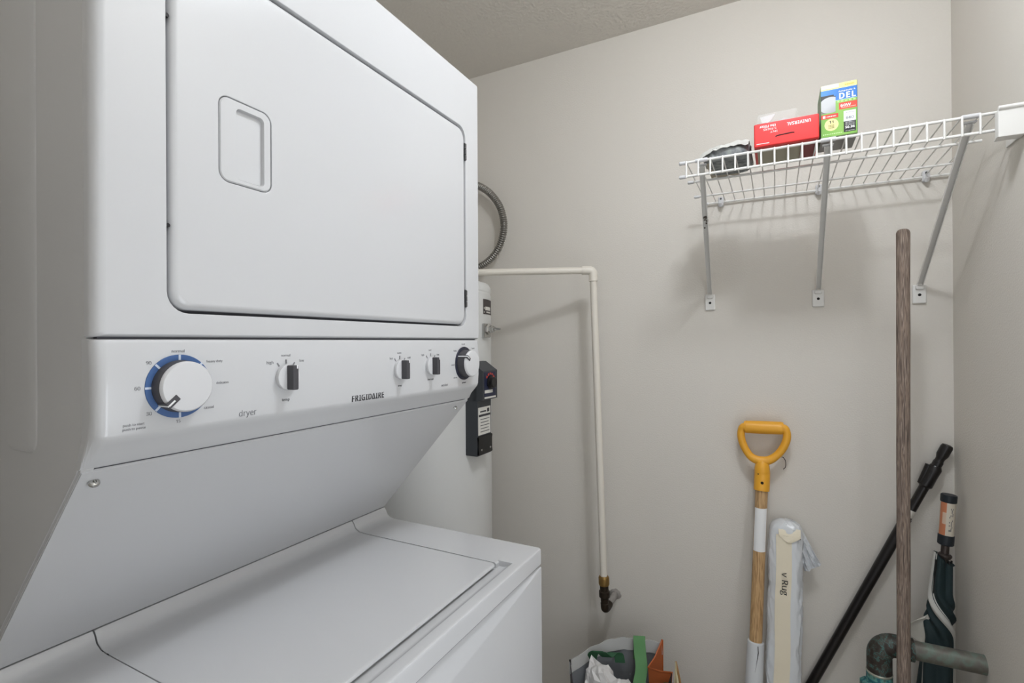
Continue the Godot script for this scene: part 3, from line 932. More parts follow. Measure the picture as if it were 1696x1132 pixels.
func _water_heater() -> void:
	var c := Vector3(-1.06, 0, -1.34)
	var t := thing("water_heater", "tall pale grey water heater tank behind the dryer, dark thermostat box on its side", "water heater", c)
	var b := MB.new()
	b.lathe(pv([Vector2(0.235, 0.0), Vector2(0.25, 0.01), Vector2(0.25, 0.55), Vector2(0.25, 1.0), Vector2(0.25, 1.525), Vector2(0.2485, 1.530), Vector2(0.2485, 1.534), Vector2(0.25, 1.537), Vector2(0.249, 1.552), Vector2(0.243, 1.562), Vector2(0.228, 1.567), Vector2(0.001, 1.572)]), 96)
	obj("tank", b, M.heater_paint, t)
	# brand-less rating label wrapped on the tank
	b = MB.new()
	_patch(b, 0.2506, -27.0, -4.5, 1.4615, 1.5090, 10)
	var lb := obj("rating_label", b, M.label_brown, t)
	b = MB.new()
	_patch(b, 0.2512, -20.0, -7.8, 1.4745, 1.4855, 6)
	_patch(b, 0.2512, -20.0, -10.0, 1.4660, 1.4705, 4)
	_patch(b, 0.2512, -6.8, -5.6, 1.4660, 1.4700, 2)
	_patch(b, 0.2512, -6.8, -5.6, 1.4780, 1.4830, 2)
	obj("label_print", b, M.paper_label, lb)
	# relief valve fitting
	b = MB.new()
	var vc := Vector3(0.246, 1.4135, -0.030)
	b.box(vc + Vector3(0.008, -0.004, 0), Vector3(0.012, 0.044, 0.040), 0.003)
	var va := obj("valve_plate", b, M.chrome, t)
	b = MB.new()
	b.tube(p3([vc + Vector3(0.010, 0, 0), vc + Vector3(0.018, 0, 0), vc + Vector3(0.022, 0, 0), vc + Vector3(0.030, 0, 0), vc + Vector3(0.031, 0, 0), vc + Vector3(0.037, 0, 0), vc + Vector3(0.038, 0, 0), vc + Vector3(0.058, 0, 0)]), [0.016, 0.017, 0.012, 0.012, 0.0095, 0.0095, 0.004, 0.0035], 6)
	obj("valve_nut", b, M.chrome, va, 20.0)
	# thermostat housing
	b = MB.new(); b.xf = Transform3D(Basis(), -c)
	b.box(Vector3(-0.812, 1.148, -1.311), Vector3(0.066, 0.226, 0.082), 0.003)
	var bx := obj("control_box", b, M.box_grey, t)
	b = MB.new(); b.xf = Transform3D(Basis(), -c)
	var poly := [Vector2(-0.835, 1.315), Vector2(-0.800, 1.315), Vector2(-0.760, 1.288), Vector2(-0.760, 1.203), Vector2(-0.779, 1.198), Vector2(-0.835, 1.198)]
	_prism_z(b, poly, -1.270, -1.356)
	obj("dial_housing", b, M.box_grey, bx)
	var face := Basis(Vector3(0, 0, -1), Vector3(0, 1, 0), Vector3(1, 0, 0))
	b = MB.new(); b.xf = Transform3D(Basis(), -c)
	b.box(Vector3(-0.7596, 1.2445, -1.3105), Vector3(0.0012, 0.079, 0.066), 0.0)
	obj("dial_plate", b, M.box_navy, bx)
	b = MB.new(); b.xf = Transform3D(Basis(), -c)
	b.box(Vector3(-0.7586, 1.2085, -1.3105), Vector3(0.0012, 0.005, 0.066), 0.0)
	b.box(Vector3(-0.7586, 1.2265, -1.302), Vector3(0.0012, 0.009, 0.046), 0.0)
	obj("dial_print", b, M.paper_label, bx)
	b = MB.new()
	b.xf = Transform3D(Basis(Vector3(0, 0, -1), Vector3(1, 0, 0), Vector3(0, -1, 0)), Vector3(-0.759, 1.2525, -1.312) - c)
	b.lathe(pv([Vector2(0.0195, 0), Vector2(0.0195, 0.004), Vector2(0.0165, 0.005), Vector2(0.0158, 0.014), Vector2(0.014, 0.0155), Vector2(0.0005, 0.0155)]), 28)
	obj("thermostat_dial", b, M.box_black, bx)
	b = MB.new()
	for k in 5:
		var a := deg_to_rad(40.0 + 25.0 * k)
		var d := Vector3(cos(a), sin(a), 0)
		b.xf = Transform3D(face, Vector3(-0.759, 1.2525, -1.312) - c) * Transform3D(Basis(d, Vector3(-d.y, d.x, 0), Vector3(0, 0, 1)), d * 0.0265)
		b.box(Vector3(0, 0, 0.0004), Vector3(0.006, 0.007, 0.0012), 0.0)
	obj("dial_marks", b, M.red_mark, bx)
	b = MB.new(); b.xf = Transform3D(Basis(), -c)
	b.box(Vector3(-0.7785, 1.138, -1.309), Vector3(0.0012, 0.082, 0.070), 0.0)
	var lab := obj("instruction_label", b, M.paper_label, bx)
	b = MB.new(); b.xf = Transform3D(Basis(), -c)
	b.box(Vector3(-0.7777, 1.1545, -1.309), Vector3(0.0008, 0.0065, 0.066), 0.0)
	b.box(Vector3(-0.7777, 1.1680, -1.3305), Vector3(0.0008, 0.011, 0.012), 0.0)
	b.box(Vector3(-0.7777, 1.1660, -1.3010), Vector3(0.0008, 0.004, 0.034), 0.0)
	for k in 5:
		b.box(Vector3(-0.7777, 1.143 - 0.0092 * k, -1.311 + 0.002 * (k % 2)), Vector3(0.0008, 0.0018, 0.052 - 0.006 * (k % 2)), 0.0)
	obj("label_print", b, M.print_dark, lab)
	b = MB.new(); b.xf = Transform3D(Basis(), -c)
	b.box(Vector3(-0.7775, 1.066, -1.3105), Vector3(0.006, 0.056, 0.080), 0.003)
	var cv := obj("wiring_cover", b, M.box_black, bx)
	for z in [-1.285, -1.336]:
		b = MB.new()
		b.xf = Transform3D(Basis(Vector3(0, 0, -1), Vector3(1, 0, 0), Vector3(0, -1, 0)), Vector3(-0.7746, 1.0535, z) - c)
		b.lathe(pv([Vector2(0.0038, 0), Vector2(0.0034, 0.0016), Vector2(0.0005, 0.002)]), 14)
		obj("screw", b, M.chrome, bx)

func _patch(b: MB, r: float, a0: float, a1: float, y0: float, y1: float, n: int) -> void:
	# a curved sticker on the tank; angles in degrees from +x (negative: towards the back wall)
	var rows := []
	for i in n + 1:
		var a := deg_to_rad(lerpf(a0, a1, float(i) / n))
		rows.append(p3([Vector3(r * cos(a), y0, r * sin(a)), Vector3(r * cos(a), y1, r * sin(a))]))
	b.sheet(rows, 0.0004)

func _drain_pipe() -> void:
	var t := thing("drain_pipe", "cream plastic pipe running along and down the wall to a brass elbow", "pipe", Vector3(-0.52, 0.504, -1.6))
	var o := -t.position
	var A := Vector3(-0.985, 1.604, -1.385)      # over the heater
	var E := Vector3(-0.527, 1.6055, -1.583)     # upper elbow
	var F := Vector3(-0.4972, 0.612, -1.584)     # lower end of the cream pipe
	var dh := (E - A).normalized()
	var dv := (F - E).normalized()
	var b := MB.new()
	b.tube(p3([o + A, o + E - dh * 0.016]), 0.0112, 20)
	obj("horizontal_pipe", b, M.cpvc, t)
	b = MB.new()
	b.tube(p3([o + E + dv * 0.016, o + F]), 0.0112, 20)
	obj("vertical_pipe", b, M.cpvc, t)
	b = MB.new()
	var pts := []
	pts.append(o + E - dh * 0.036)
	pts.append(o + E - dh * 0.018)
	for k in range(1, 8):
		var f := k / 8.0
		var p0 := E - dh * 0.014
		var p1 := E + dv * 0.014
		pts.append(o + (p0 * (1 - f) + E * f) * (1 - f) + (E * (1 - f) + p1 * f) * f)
	pts.append(o + E + dv * 0.018)
	pts.append(o + E + dv * 0.036)
	b.tube(p3(pts), 0.0140, 20)
	obj("elbow", b, M.cpvc, t)
	# end that drops into the top of the heater
	b = MB.new()
	b.tube(p3([o + A + dh * 0.02, o + A, o + A + Vector3(0, -0.030, 0)]), 0.0125, 16)
	obj("heater_connection", b, M.cpvc, t)
	var W := Vector3(-0.4945, 0.504, -1.584)
	b = MB.new()
	b.tube(p3([o + F + dv * -0.004, o + F + dv * 0.001, o + F + dv * 0.022, o + F + dv * 0.026]), [0.0135, 0.0172, 0.0172, 0.0155], 20)
	obj("brass_nut", b, M.brass, t)
	b = MB.new()
	var q := F + dv * 0.026
	b.tube(p3([o + q, o + q + dv * 0.017, o + q + dv * 0.019, o + q + dv * 0.037, o + q + dv * 0.041, o + q + dv * 0.057, o + q + dv * 0.058, o + q + dv * 0.060]), [0.0138, 0.0138, 0.0172, 0.0172, 0.0128, 0.0122, 0.0136, 0.0136], 18)
	obj("brass_coupling", b, M.brass_dark, t)
	b = MB.new()
	var e0 := q + dv * 0.058
	b.tube(spline([o + e0, o + e0 + dv * 0.012, o + Vector3(W.x, 0.509, -1.589), o + Vector3(W.x, 0.504, -1.605), o + Vector3(W.x, 0.504, -1.630)], 6), 0.0130, 18)
	obj("brass_elbow", b, M.brass_dark, t)
	b = MB.new()
	b.rod(o + Vector3(W.x, 0.504, -1.628), o + Vector3(W.x, 0.504, WALL_Z), 0.0112, 16)
	obj("wall_stub", b, M.plaster_patch, t)
	b = MB.new()
	var rg := RandomNumberGenerator.new(); rg.seed = 4
	var l0 := PackedVector3Array(); var l1 := PackedVector3Array()
	for k in 20:
		var a := TAU * k / 20.0
		var rr := 0.0165 + 0.005 * rg.randf()
		l0.append(o + Vector3(W.x + rr * cos(a) + 0.002, 0.506 + rr * sin(a), WALL_Z + 0.0005))
		l1.append(o + Vector3(W.x + rr * 0.72 * cos(a), 0.505 + rr * 0.72 * sin(a), WALL_Z + 0.005))
	b.loft([l0, l1])
	obj("wall_patch", b, M.plaster_patch, t)

func _flex_conduit() -> void:
	var t := thing("flex_conduit", "curved ribbed steel flexible conduit looping on the wall beside the dryer", "conduit", Vector3(-1.0, 1.57, -1.6))
	var o := -t.position
	var path := spline([Vector3(-1.15, 1.578, -1.42), Vector3(-1.13, 1.62, -1.52), Vector3(-1.06, 1.640, -1.60), Vector3(-0.985, 1.662, -1.640), Vector3(-0.925, 1.712, -1.652), Vector3(-0.896, 1.790, -1.655), Vector3(-0.906, 1.866, -1.655), Vector3(-0.948, 1.930, -1.655), Vector3(-1.005, 1.972, -1.655), Vector3(-1.08, 2.005, -1.655), Vector3(-1.18, 2.03, -1.65), Vector3(-1.28, 2.04, -1.62), Vector3(-1.36, 2.04, -1.60)], 40)
	# resample so that each rib is about 7 mm long
	var cu := Curve3D.new()
	for p in path: cu.add_point(p)
	var L := cu.get_baked_length()
	var n := int(L / 0.0078)
	var b := MB.new()
	var pts := PackedVector3Array()
	var rad := []
	for i in n * 4:
		pts.append(o + cu.sample_baked(L * i / float(n * 4 - 1)))
		rad.append([0.0106, 0.0138, 0.0140, 0.0118][i % 4])
	b.tube(pts, rad, 16)
	obj("ribbed_hose", b, M.flex_steel, t, 60.0)
	b = MB.new()
	b.tube(p3([o + Vector3(-1.15, 1.573, -1.42), o + Vector3(-1.149, 1.593, -1.425)]), 0.018, 12)
	obj("hose_connector", b, M.chrome, t)

# ---------------------------------------------------------------- wire shelf

func _wire_shelf() -> void:
	var z0 := -1.292
	var t := thing("wire_shelf", "white wire shelf with a front lip mounted high on the back wall", "shelf", Vector3(0.1, 1.8, -1.5))
	var o := -t.position
	var rails := [[1.808, z0, -0.200, 0.392, 0.0031], [1.7740, z0, -0.200, 0.392, 0.0031], [1.8030, -1.441, -0.202, 0.398, 0.0031], [1.8030, -1.594, -0.206, 0.394, 0.0029], [1.8030, -1.6905, -0.192, 0.404, 0.0031]]
	for r in rails:
		var b := MB.new()
		b.rod(o + Vector3(r[2], r[0], r[1]), o + Vector3(r[3], r[0], r[1]), r[4], 12)
		var ra := obj("rail", b, M.shelf_white, t)
		b = MB.new()
		b.rod(o + Vector3(r[2] - 0.008, r[0], r[1]), o + Vector3(r[2] + 0.008, r[0], r[1]), 0.0046, 12, 0.0015)
		obj("end_cap", b, M.white_plastic, ra)
	# each deck wire hangs over the front as the lip
	var b := MB.new()
	b.tube(p3([Vector3(0, 1.7700, z0 + 0.0048), Vector3(0, 1.8060, z0 + 0.0048), Vector3(0, 1.8092, z0 + 0.0035), Vector3(0, 1.8106, z0 - 0.001), Vector3(0, 1.8085, z0 - 0.010), Vector3(0, 1.8076, -1.441), Vector3(0, 1.8076, -1.693)]), [0.0020, 0.0020, 0.0020, 0.0019, 0.0016, 0.0015, 0.0015], 8)
	var wm := b.mesh()
	for i in 22:
		var w := MeshInstance3D.new()
		w.name = "wire"
		w.mesh = wm
		w.material_override = M.shelf_white
		w.position = o + Vector3(-0.1907 + 0.02722 * i, 0, 0)
		t.add_child(w, true)
	for x in [-0.1484, 0.1116, 0.3542]:
		b = MB.new()
		b.box(o + Vector3(x, 1.8050, -1.6930), Vector3(0.017, 0.030, 0.0150), 0.005, 3)
		b.tube(p3([o + Vector3(x, 1.7965, -1.690), o + Vector3(x, 1.792, -1.6835), o + Vector3(x, 1.7985, -1.6795)]), [0.006, 0.0055, 0.004], 12)
		var cl := obj("wall_clip", b, M.white_plastic, t)
		b = MB.new()
		b.rod(o + Vector3(x, 1.8125, -1.689), o + Vector3(x, 1.8125, -1.6845), 0.0032, 10)
		obj("screw", b, M.hinge_metal, cl)
	# braces
	var spots := [[-0.1565, -0.1822, "leftmost of the three white shelf braces, with dark residue stuck on it"], [0.1035, 0.1089, "middle one of the three white shelf braces under the light bulb carton"], [0.3410, 0.3398, "rightmost of the three white shelf braces, nearest the room corner"]]
	for k in 3:
		var s: Array = spots[k]
		var foot := Vector3(s[1], 1.498, WALL_Z)
		var u := thing("shelf_brace", s[2], "shelf bracket", foot, "diagonal braces under the wire shelf")
		var top := Vector3(s[0], 1.7970, z0 - 0.010) - foot
		var low := Vector3(0, 0.020, 0.010)
		b = MB.new()
		var d := (top - low).normalized()
		var sx := Vector3(1, 0, 0)
		sx = (sx - d * sx.dot(d)).normalized()
		var nn := sx.cross(d)
		var prof := []
		# U channel
		for p in [Vector2(-0.0064, 0.004), Vector2(-0.0054, 0.005), Vector2(0.0054, 0.005), Vector2(0.0064, 0.004), Vector2(0.0064, -0.004), Vector2(0.0051, -0.004), Vector2(0.0051, 0.0034), Vector2(-0.0051, 0.0034), Vector2(-0.0051, -0.004), Vector2(-0.0064, -0.004)]:
			prof.append(p)
		var bb := MB.new()
		bb.xf = Transform3D(Basis(sx, -nn, d), low)
		bb.prism(pv(prof), 0.0, (top - low).length())
		obj("brace_arm", bb, M.shelf_white, u, 30.0)
		b = MB.new()
		b.box(Vector3(0, -0.004, 0.0035), Vector3(0.030, 0.050, 0.007), 0.003, 3)
		b.box(Vector3(0, 0.014, 0.009), Vector3(0.018, 0.012, 0.010), 0.003)
		var fp := obj("foot_plate", b, M.shelf_white, u)
		b = MB.new()
		b.rod(Vector3(0, -0.006, 0.0065), Vector3(0, -0.006, 0.0076), 0.0038, 14)
		obj("screw", b, M.hole_dark, fp)
		b = MB.new()
		b.box(Vector3(s[0], 1.8000, z0 - 0.010) - foot, Vector3(0.022, 0.003, 0.012), 0.001)
		b.tube(p3([Vector3(s[0] - 0.014, 1.8085, z0) - foot, Vector3(s[0] + 0.014, 1.8085, z0) - foot]), 0.0048, 12)
		obj("top_clip", b, M.white_plastic, u)
		if k == 0:
			var rg := RandomNumberGenerator.new(); rg.seed = 8
			b = MB.new()
			for j in 9:
				var f := 0.66 - 0.013 * rg.randf() * j
				var p := low + (top - low) * clampf(f, 0.55, 0.74)
				b.box(p + sx * rg.randf_range(-0.0045, 0.0045) - nn * 0.0042, Vector3(rg.randf_range(0.004, 0.008), rg.randf_range(0.003, 0.009), 0.005), 0.001)
			obj("dark_residue", b, M.residue, u)
	# plastic end bracket on the right wall
	var e := thing("shelf_end_bracket", "white plastic end bracket holding the shelf at the right wall", "bracket", Vector3(0.3905, 1.79, -1.29))
	o = -e.position
	b = MB.new()
	b.box(o + Vector3(0.3897, 1.7745, -1.2550), Vector3(0.0405, 0.052, 0.004), 0.0015)
	b.box(o + Vector3(0.4085, 1.7800, -1.300), Vector3(0.0034, 0.056, 0.088), 0.0012)
	b.box(o + Vector3(0.3706, 1.7745, -1.2620), Vector3(0.003, 0.050, 0.014), 0.001)
	b.box(o + Vector3(0.3897, 1.7505, -1.268), Vector3(0.038, 0.003, 0.026), 0.001)
	obj("bracket_body", b, M.shelf_white, e)
	b = MB.new()
	b.rod(o + Vector3(0.3693, 1.8025, -1.253), o + Vector3(0.4098, 1.8025, -1.253), 0.0042, 12, 0.001)
	obj("bracket_rim", b, M.shelf_white, e)

func _shelf_things() -> void:
	# --- red carton
	var y0 := 1.8132
	var t := thing("red_carton", "red cardboard carton on the wire shelf, print upside down, next to bulb box", "box", Vector3(0.0225, y0, -1.353))
	var b := MB.new()
	b.box(Vector3(0, 0.0275, 0), Vector3(0.128, 0.053, 0.138), 0.0025, 3)
	obj("carton_body", b, M.red_card, t)
	b = MB.new()
	b.box(Vector3(-0.014, 0.0008, -0.010), Vector3(0.088, 0.0016, 0.114), 0.0)
	obj("base_flap", b, M.beige_card, t)
	b = MB.new()
	b.box(Vector3(0.046, 0.0008, -0.010), Vector3(0.031, 0.0016, 0.114), 0.0)
	obj("base_stripe", b, M.dark_red, t)
	b = MB.new()
	b.tube(spline([Vector3(-0.0195, 0.0180, 0.0690), Vector3(-0.0170, 0.0206, 0.0691), Vector3(0.000, 0.0216, 0.0691), Vector3(0.0135, 0.0222, 0.0691), Vector3(0.0160, 0.0205, 0.0690)], 5), 0.0011, 8)
	obj("tear_slot", b, M.seam_dark, t)
	b = MB.new()
	b.box(Vector3(-0.048, 0.0545, 0.02), Vector3(0.020, 0.0012, 0.090), 0.0)
	obj("dark_top_strip", b, M.seam_dark, t)  # dark strip along the lid gap
	var down := Basis(Vector3(-1, 0, 0), Vector3(0, -1, 0), Vector3(0, 0, 1))
	text("UNIVERSAL", Vector3(0.0255, 0.0425, 0.0691), down, 0.046, M.print_white, t, 0.0072, true)
	text("the Filter", Vector3(-0.036, 0.0455, 0.0691), down, 0.033, M.print_white, t, 0.0060, true)
	text("5 PAIRS", Vector3(-0.0315, 0.0385, 0.0691), down, 0.026, M.print_white, t, 0.0045)
	text("INT", Vector3(-0.0235, 0.0315, 0.0691), down, 0.015, M.print_white, t, 0.0040)
	b = MB.new()
	b.box(Vector3(-0.046, 0.0075, 0.0691), Vector3(0.026, 0.0014, 0.0006), 0.0)
	obj("print_line", b, M.print_white, t)
	# --- clear blister pack standing on the carton
	t = thing("blister_pack", "small clear plastic blister pack with white piece on top of the red carton", "package", Vector3(0.006, 1.8640, -1.368))
	b = MB.new()
	var l0 := PackedVector3Array(); var l1 := PackedVector3Array(); var l2 := PackedVector3Array()
	for q in rr_x(0.0, -0.042, 0.042, 0.0, 0.052, 0.006, 4):
		l0.append(Vector3(q.z, q.y, 0.014)); 
	for q in rr_x(0.0, -0.037, 0.037, 0.002, 0.050, 0.006, 4):
		l1.append(Vector3(q.z, q.y, 0.018))
	for q in rr_x(0.0, -0.042, 0.042, 0.0, 0.052, 0.006, 4):
		l2.append(Vector3(q.z, q.y, 0.0125))
	b.loft([l2, l0, l1])
	obj("clear_shell", b, M.clear_plastic, t)
	b = MB.new()
	b.prism(pv([Vector2(-0.036, 0.046), Vector2(-0.004, 0.049), Vector2(-0.012, 0.036), Vector2(-0.030, 0.022)]), 0.006, 0.011)
	obj("white_insert", b, M.print_white, t)
	b = MB.new()
	b.lathe(pv([Vector2(0.0005, 0.001), Vector2(0.018, 0.003), Vector2(0.020, 0.02), Vector2(0.014, 0.034), Vector2(0.0005, 0.038)]), 18)
	b.xf = Transform3D()
	for i in b.v.size(): b.v[i] = Vector3(b.v[i].x * 0.9 + 0.014, b.v[i].y, b.v[i].z * 0.35 + 0.003)
	obj("white_cap", b, M.white_plastic, t)
	# --- light bulb carton
	t = thing("bulb_carton", "tall green and blue light bulb carton standing beside the red carton", "box", Vector3(0.1240, y0, -1.343))
	b = MB.new()
	b.box(Vector3(0, 0.0580, 0), Vector3(0.0660, 0.1145, 0.0935), 0.001)
	obj("carton_body", b, M.grey_card, t)
	b = MB.new()
	var pz := 0.0470
	var ql := [Vector3(-0.033, 0.0010, pz), Vector3(0.033, 0.0010, pz), Vector3(0.033, 0.1150, pz), Vector3(-0.033, 0.1150, pz)]
	b.tri(ql[0], ql[2], ql[1]); b.tri(ql[0], ql[3], ql[2])
	b.uv = PackedVector2Array([Vector2(0, 1), Vector2(1, 0), Vector2(1, 1), Vector2(0, 1), Vector2(0, 0), Vector2(1, 0)])
	var pm := StandardMaterial3D.new()
	pm.resource_name = "carton_print"
	pm.albedo_texture = _carton_print()
	pm.roughness = 0.35
	obj("printed_front", b, pm, t)
	b = MB.new()
	for s in [-1.0, 1.0]:
		b.box(Vector3(0.03325 * s, 0.058, 0), Vector3(0.0004, 0.113, 0.092), 0.0)
	var gm := _mat("carton_green", Color(0.30, 0.52, 0.30), 0.4)
	obj("carton_side", b, gm, t)
	var fb := Basis()
	var tz := pz + 0.0003
	text("DEL", Vector3(0.0150, 0.0865, tz), fb, 0.0300, M.print_white, t, 0.0125, true)
	text("Ampoule à", Vector3(0.0145, 0.0970, tz), fb, 0.0300, M.print_white, t, 0.0042, true)
	text("60W", Vector3(0.0120, 0.0655, tz), fb, 0.0190, M.print_white, t, 0.0058, true)
	text("660", Vector3(0.0195, 0.0375, tz), fb, 0.0140, M.print_grey, t, 0.0055)
	text("$0.96", Vector3(0.0195, 0.0170, tz), fb, 0.0170, M.print_white, t, 0.0058, true)
	text("11", Vector3(-0.0135, 0.0335, tz), fb, 0.0080, M.print_dark, t, 0.0060, true)
	# --- bundle in grey wrapping
	t = thing("wrapped_bundle", "crumpled grey bundle with pale paper edges at the left end of the shelf", "bundle", Vector3(-0.104, y0, -1.385))
	b = MB.new()
	var no := FastNoiseLite.new(); no.seed = 21; no.frequency = 26.0; no.fractal_octaves = 3
	b.col = Color.WHITE
	_blob(b, Vector3(0.002, 0.016, -0.008), Vector3(0.053, 0.0165, 0.072), no, 0.007, 26, 40, 0.42, 0.0008)
	obj("bundle_body", b, M.bundle_grey, t, 45.0)
	b = MB.new()
	var g := []
	for i in 15:
		var rw := PackedVector3Array()
		var f := i / 14.0
		for j in 11:
			var h := j / 10.0
			var x := lerpf(-0.060, 0.050, f)
			var z := lerpf(0.070, -0.075, h)
			var top := 0.0290 + 0.009 * sin(f * 2.4) + 0.007 * sin(h * 3.1) - 0.010 * pow(maxf(0.0, 0.35 - f) / 0.35, 1.4) - 0.016 * pow(maxf(0.0, 0.22 - h) / 0.22, 1.3)
			rw.append(Vector3(x, top + 0.006 * no.get_noise_3d(x, 0.3, z) + 0.004 * absf(sin(f * 17.0 + h * 5.0)), z))
		g.append(rw)
	b.sheet(g, 0.0012)
	obj("paper_sheet", b, M.wrap_paper, t, 25.0)
	b = MB.new()
	g = []
	for i in 10:
		var rw := PackedVector3Array()
		for j in 8:
			var x := lerpf(-0.048, 0.020, i / 9.0)
			var z := lerpf(0.040, -0.088 + 0.010 * sin(i * 1.3), j / 7.0)
			rw.append(Vector3(x, 0.0012 + 0.0012 * absf(no.get_noise_3d(x * 2.0, 0.1, z)), z))
		g.append(rw)
	b.sheet(g, 0.0008)
	obj("bottom_paper", b, M.kraft_light, t, 25.0)

func _blob(b: MB, c: Vector3, r: Vector3, no: FastNoiseLite, amp: float, nu: int, nv: int, pw: float, floor_y: float) -> void:
	# a lumpy rounded block: a superellipsoid pushed about by noise, flattened where it rests
	var loops := []
	for i in range(1, nu):
		var a := -PI / 2 + PI * i / nu
		var l := PackedVector3Array()
		for j in nv:
			var h := TAU * j / nv
			var d := Vector3(_sp(cos(a), pw) * _sp(cos(h), pw), _sp(sin(a), pw), _sp(cos(a), pw) * _sp(sin(h), pw))
			var p := c + d * r
			var k := no.get_noise_3d(p.x, p.y, p.z)
			p += d * r.normalized() * k * amp * 1.6
			p.y = maxf(p.y, floor_y)
			l.append(p)
		loops.append(l)
	b.loft(loops)

func _sp(x: float, p: float) -> float:
	return signf(x) * pow(absf(x), p)

func _carton_print() -> ImageTexture:
	var W := 264
	var H := 460
	var im := Image.create(W, H, false, Image.FORMAT_RGB8)
	for y in H:
		for x in W:
			var u := (x + 0.5) / W
			var v := (y + 0.5) / H
			var c := Color(0.45, 0.66, 0.28).lerp(Color(0.62, 0.78, 0.40), clampf(0.5 - absf(u - 0.55), 0, 1))
			if v < 0.095:
				c = Color(0.98, 0.90, 0.55) if u > 0.5 or v > 0.07 else Color(0.99, 0.96, 0.80)
				if v > 0.035 and v < 0.06 and u > 0.66 and u < 0.92 and fmod(u * 40.0, 1.0) < 0.7: c = Color(0.80, 0.62, 0.15)
			elif v < 0.315 - 0.03 * u * 0.0:
				c = Color(0.12, 0.43, 0.75).lerp(Color(0.35, 0.62, 0.86), clampf(0.6 - u, 0, 1) * 0.8)
			elif v < 0.322: c = Color(0.85, 0.92, 0.95)
			# window with the bulb
			if u < 0.41 and v > 0.195 and v < 0.535 and not (u > 0.36 and v < 0.225):
				c = Color(0.10, 0.10, 0.11) if v < 0.45 else Color(0.45, 0.45, 0.42)
				var e := Vector2((u - 0.26) / 0.32, (v - 0.385) / 0.155)
				if e.length() < 1.0:
					c = Color(0.74, 0.75, 0.76).lerp(Color(0.55, 0.56, 0.58), clampf(e.x * 0.4 + e.y * 0.5, 0, 1))
			# red wattage tag
			if u > 0.50 and v > 0.375 and v < 0.505: c = Color(0.87, 0.24, 0.17)
			if u > 0.56 and u < 0.96 and v > 0.466 and v < 0.480 and fmod(u * 34.0, 1.0) < 0.72: c = Color(0.95, 0.75, 0.70)
			# green lines
			if u > 0.45 and v > 0.335 and v < 0.36 and fmod(u * 9.0, 1.0) < 0.6: c = Color(0.72, 0.85, 0.55)
			# white and black fact boxes
			if u > 0.63 and u < 0.96 and v > 0.545 and v < 0.745: c = Color(0.88, 0.90, 0.92)
			if u > 0.70 and u < 0.92 and v > 0.575 and v < 0.59 and fmod(u * 30.0, 1.0) < 0.7: c = Color(0.62, 0.62, 0.64)
			if u > 0.63 and u < 0.96 and v > 0.745 and v < 0.945: c = Color(0.07, 0.07, 0.08)
			if u > 0.67 and u < 0.93 and (absf(v - 0.765) < 0.006 or absf(v - 0.79) < 0.006 or absf(v - 0.815) < 0.006 or absf(v - 0.925) < 0.006) and fmod(u * 26.0, 1.0) < 0.68: c = Color(0.80, 0.80, 0.80)
			# red maker's tab, left
			if u < 0.48 - 2.0 * pow(absf(v - 0.600) / 0.1, 4.0) * 0.1 and absf(v - 0.600) < 0.042:
				c = Color(0.83, 0.20, 0.16)
				if u > 0.05 and u < 0.12 and absf(v - 0.600) < 0.024: c = Color(0.95, 0.93, 0.90)
				if u > 0.15 and u < 0.42 and absf(v - 0.602) < 0.010 and fmod(u * 22.0, 1.0) < 0.72: c = Color(0.95, 0.86, 0.84)
			# pale yellow oval
			var o := Vector2((u - 0.29) / 0.195, (v - 0.765) / 0.115)
			if o.length() < 1.0:
				c = Color(0.95, 0.92, 0.62)
				if u > 0.21 and u < 0.37 and (absf(v - 0.775) < 0.008 or absf(v - 0.80) < 0.008 or absf(v - 0.825) < 0.008) and fmod(u * 24.0, 1.0) < 0.7: c = Color(0.45, 0.42, 0.25)
			if u > 0.04 and u < 0.58 and v > 0.93 and v < 0.945 and fmod(u * 20.0, 1.0) < 0.7: c = Color(0.78, 0.88, 0.66)
			if u > 0.985 or v > 0.985: c = c.darkened(0.3)
			im.set_pixel(x, y, c)
	return ImageTexture.create_from_image(im)

# ---------------------------------------------------------------- tools along the wall

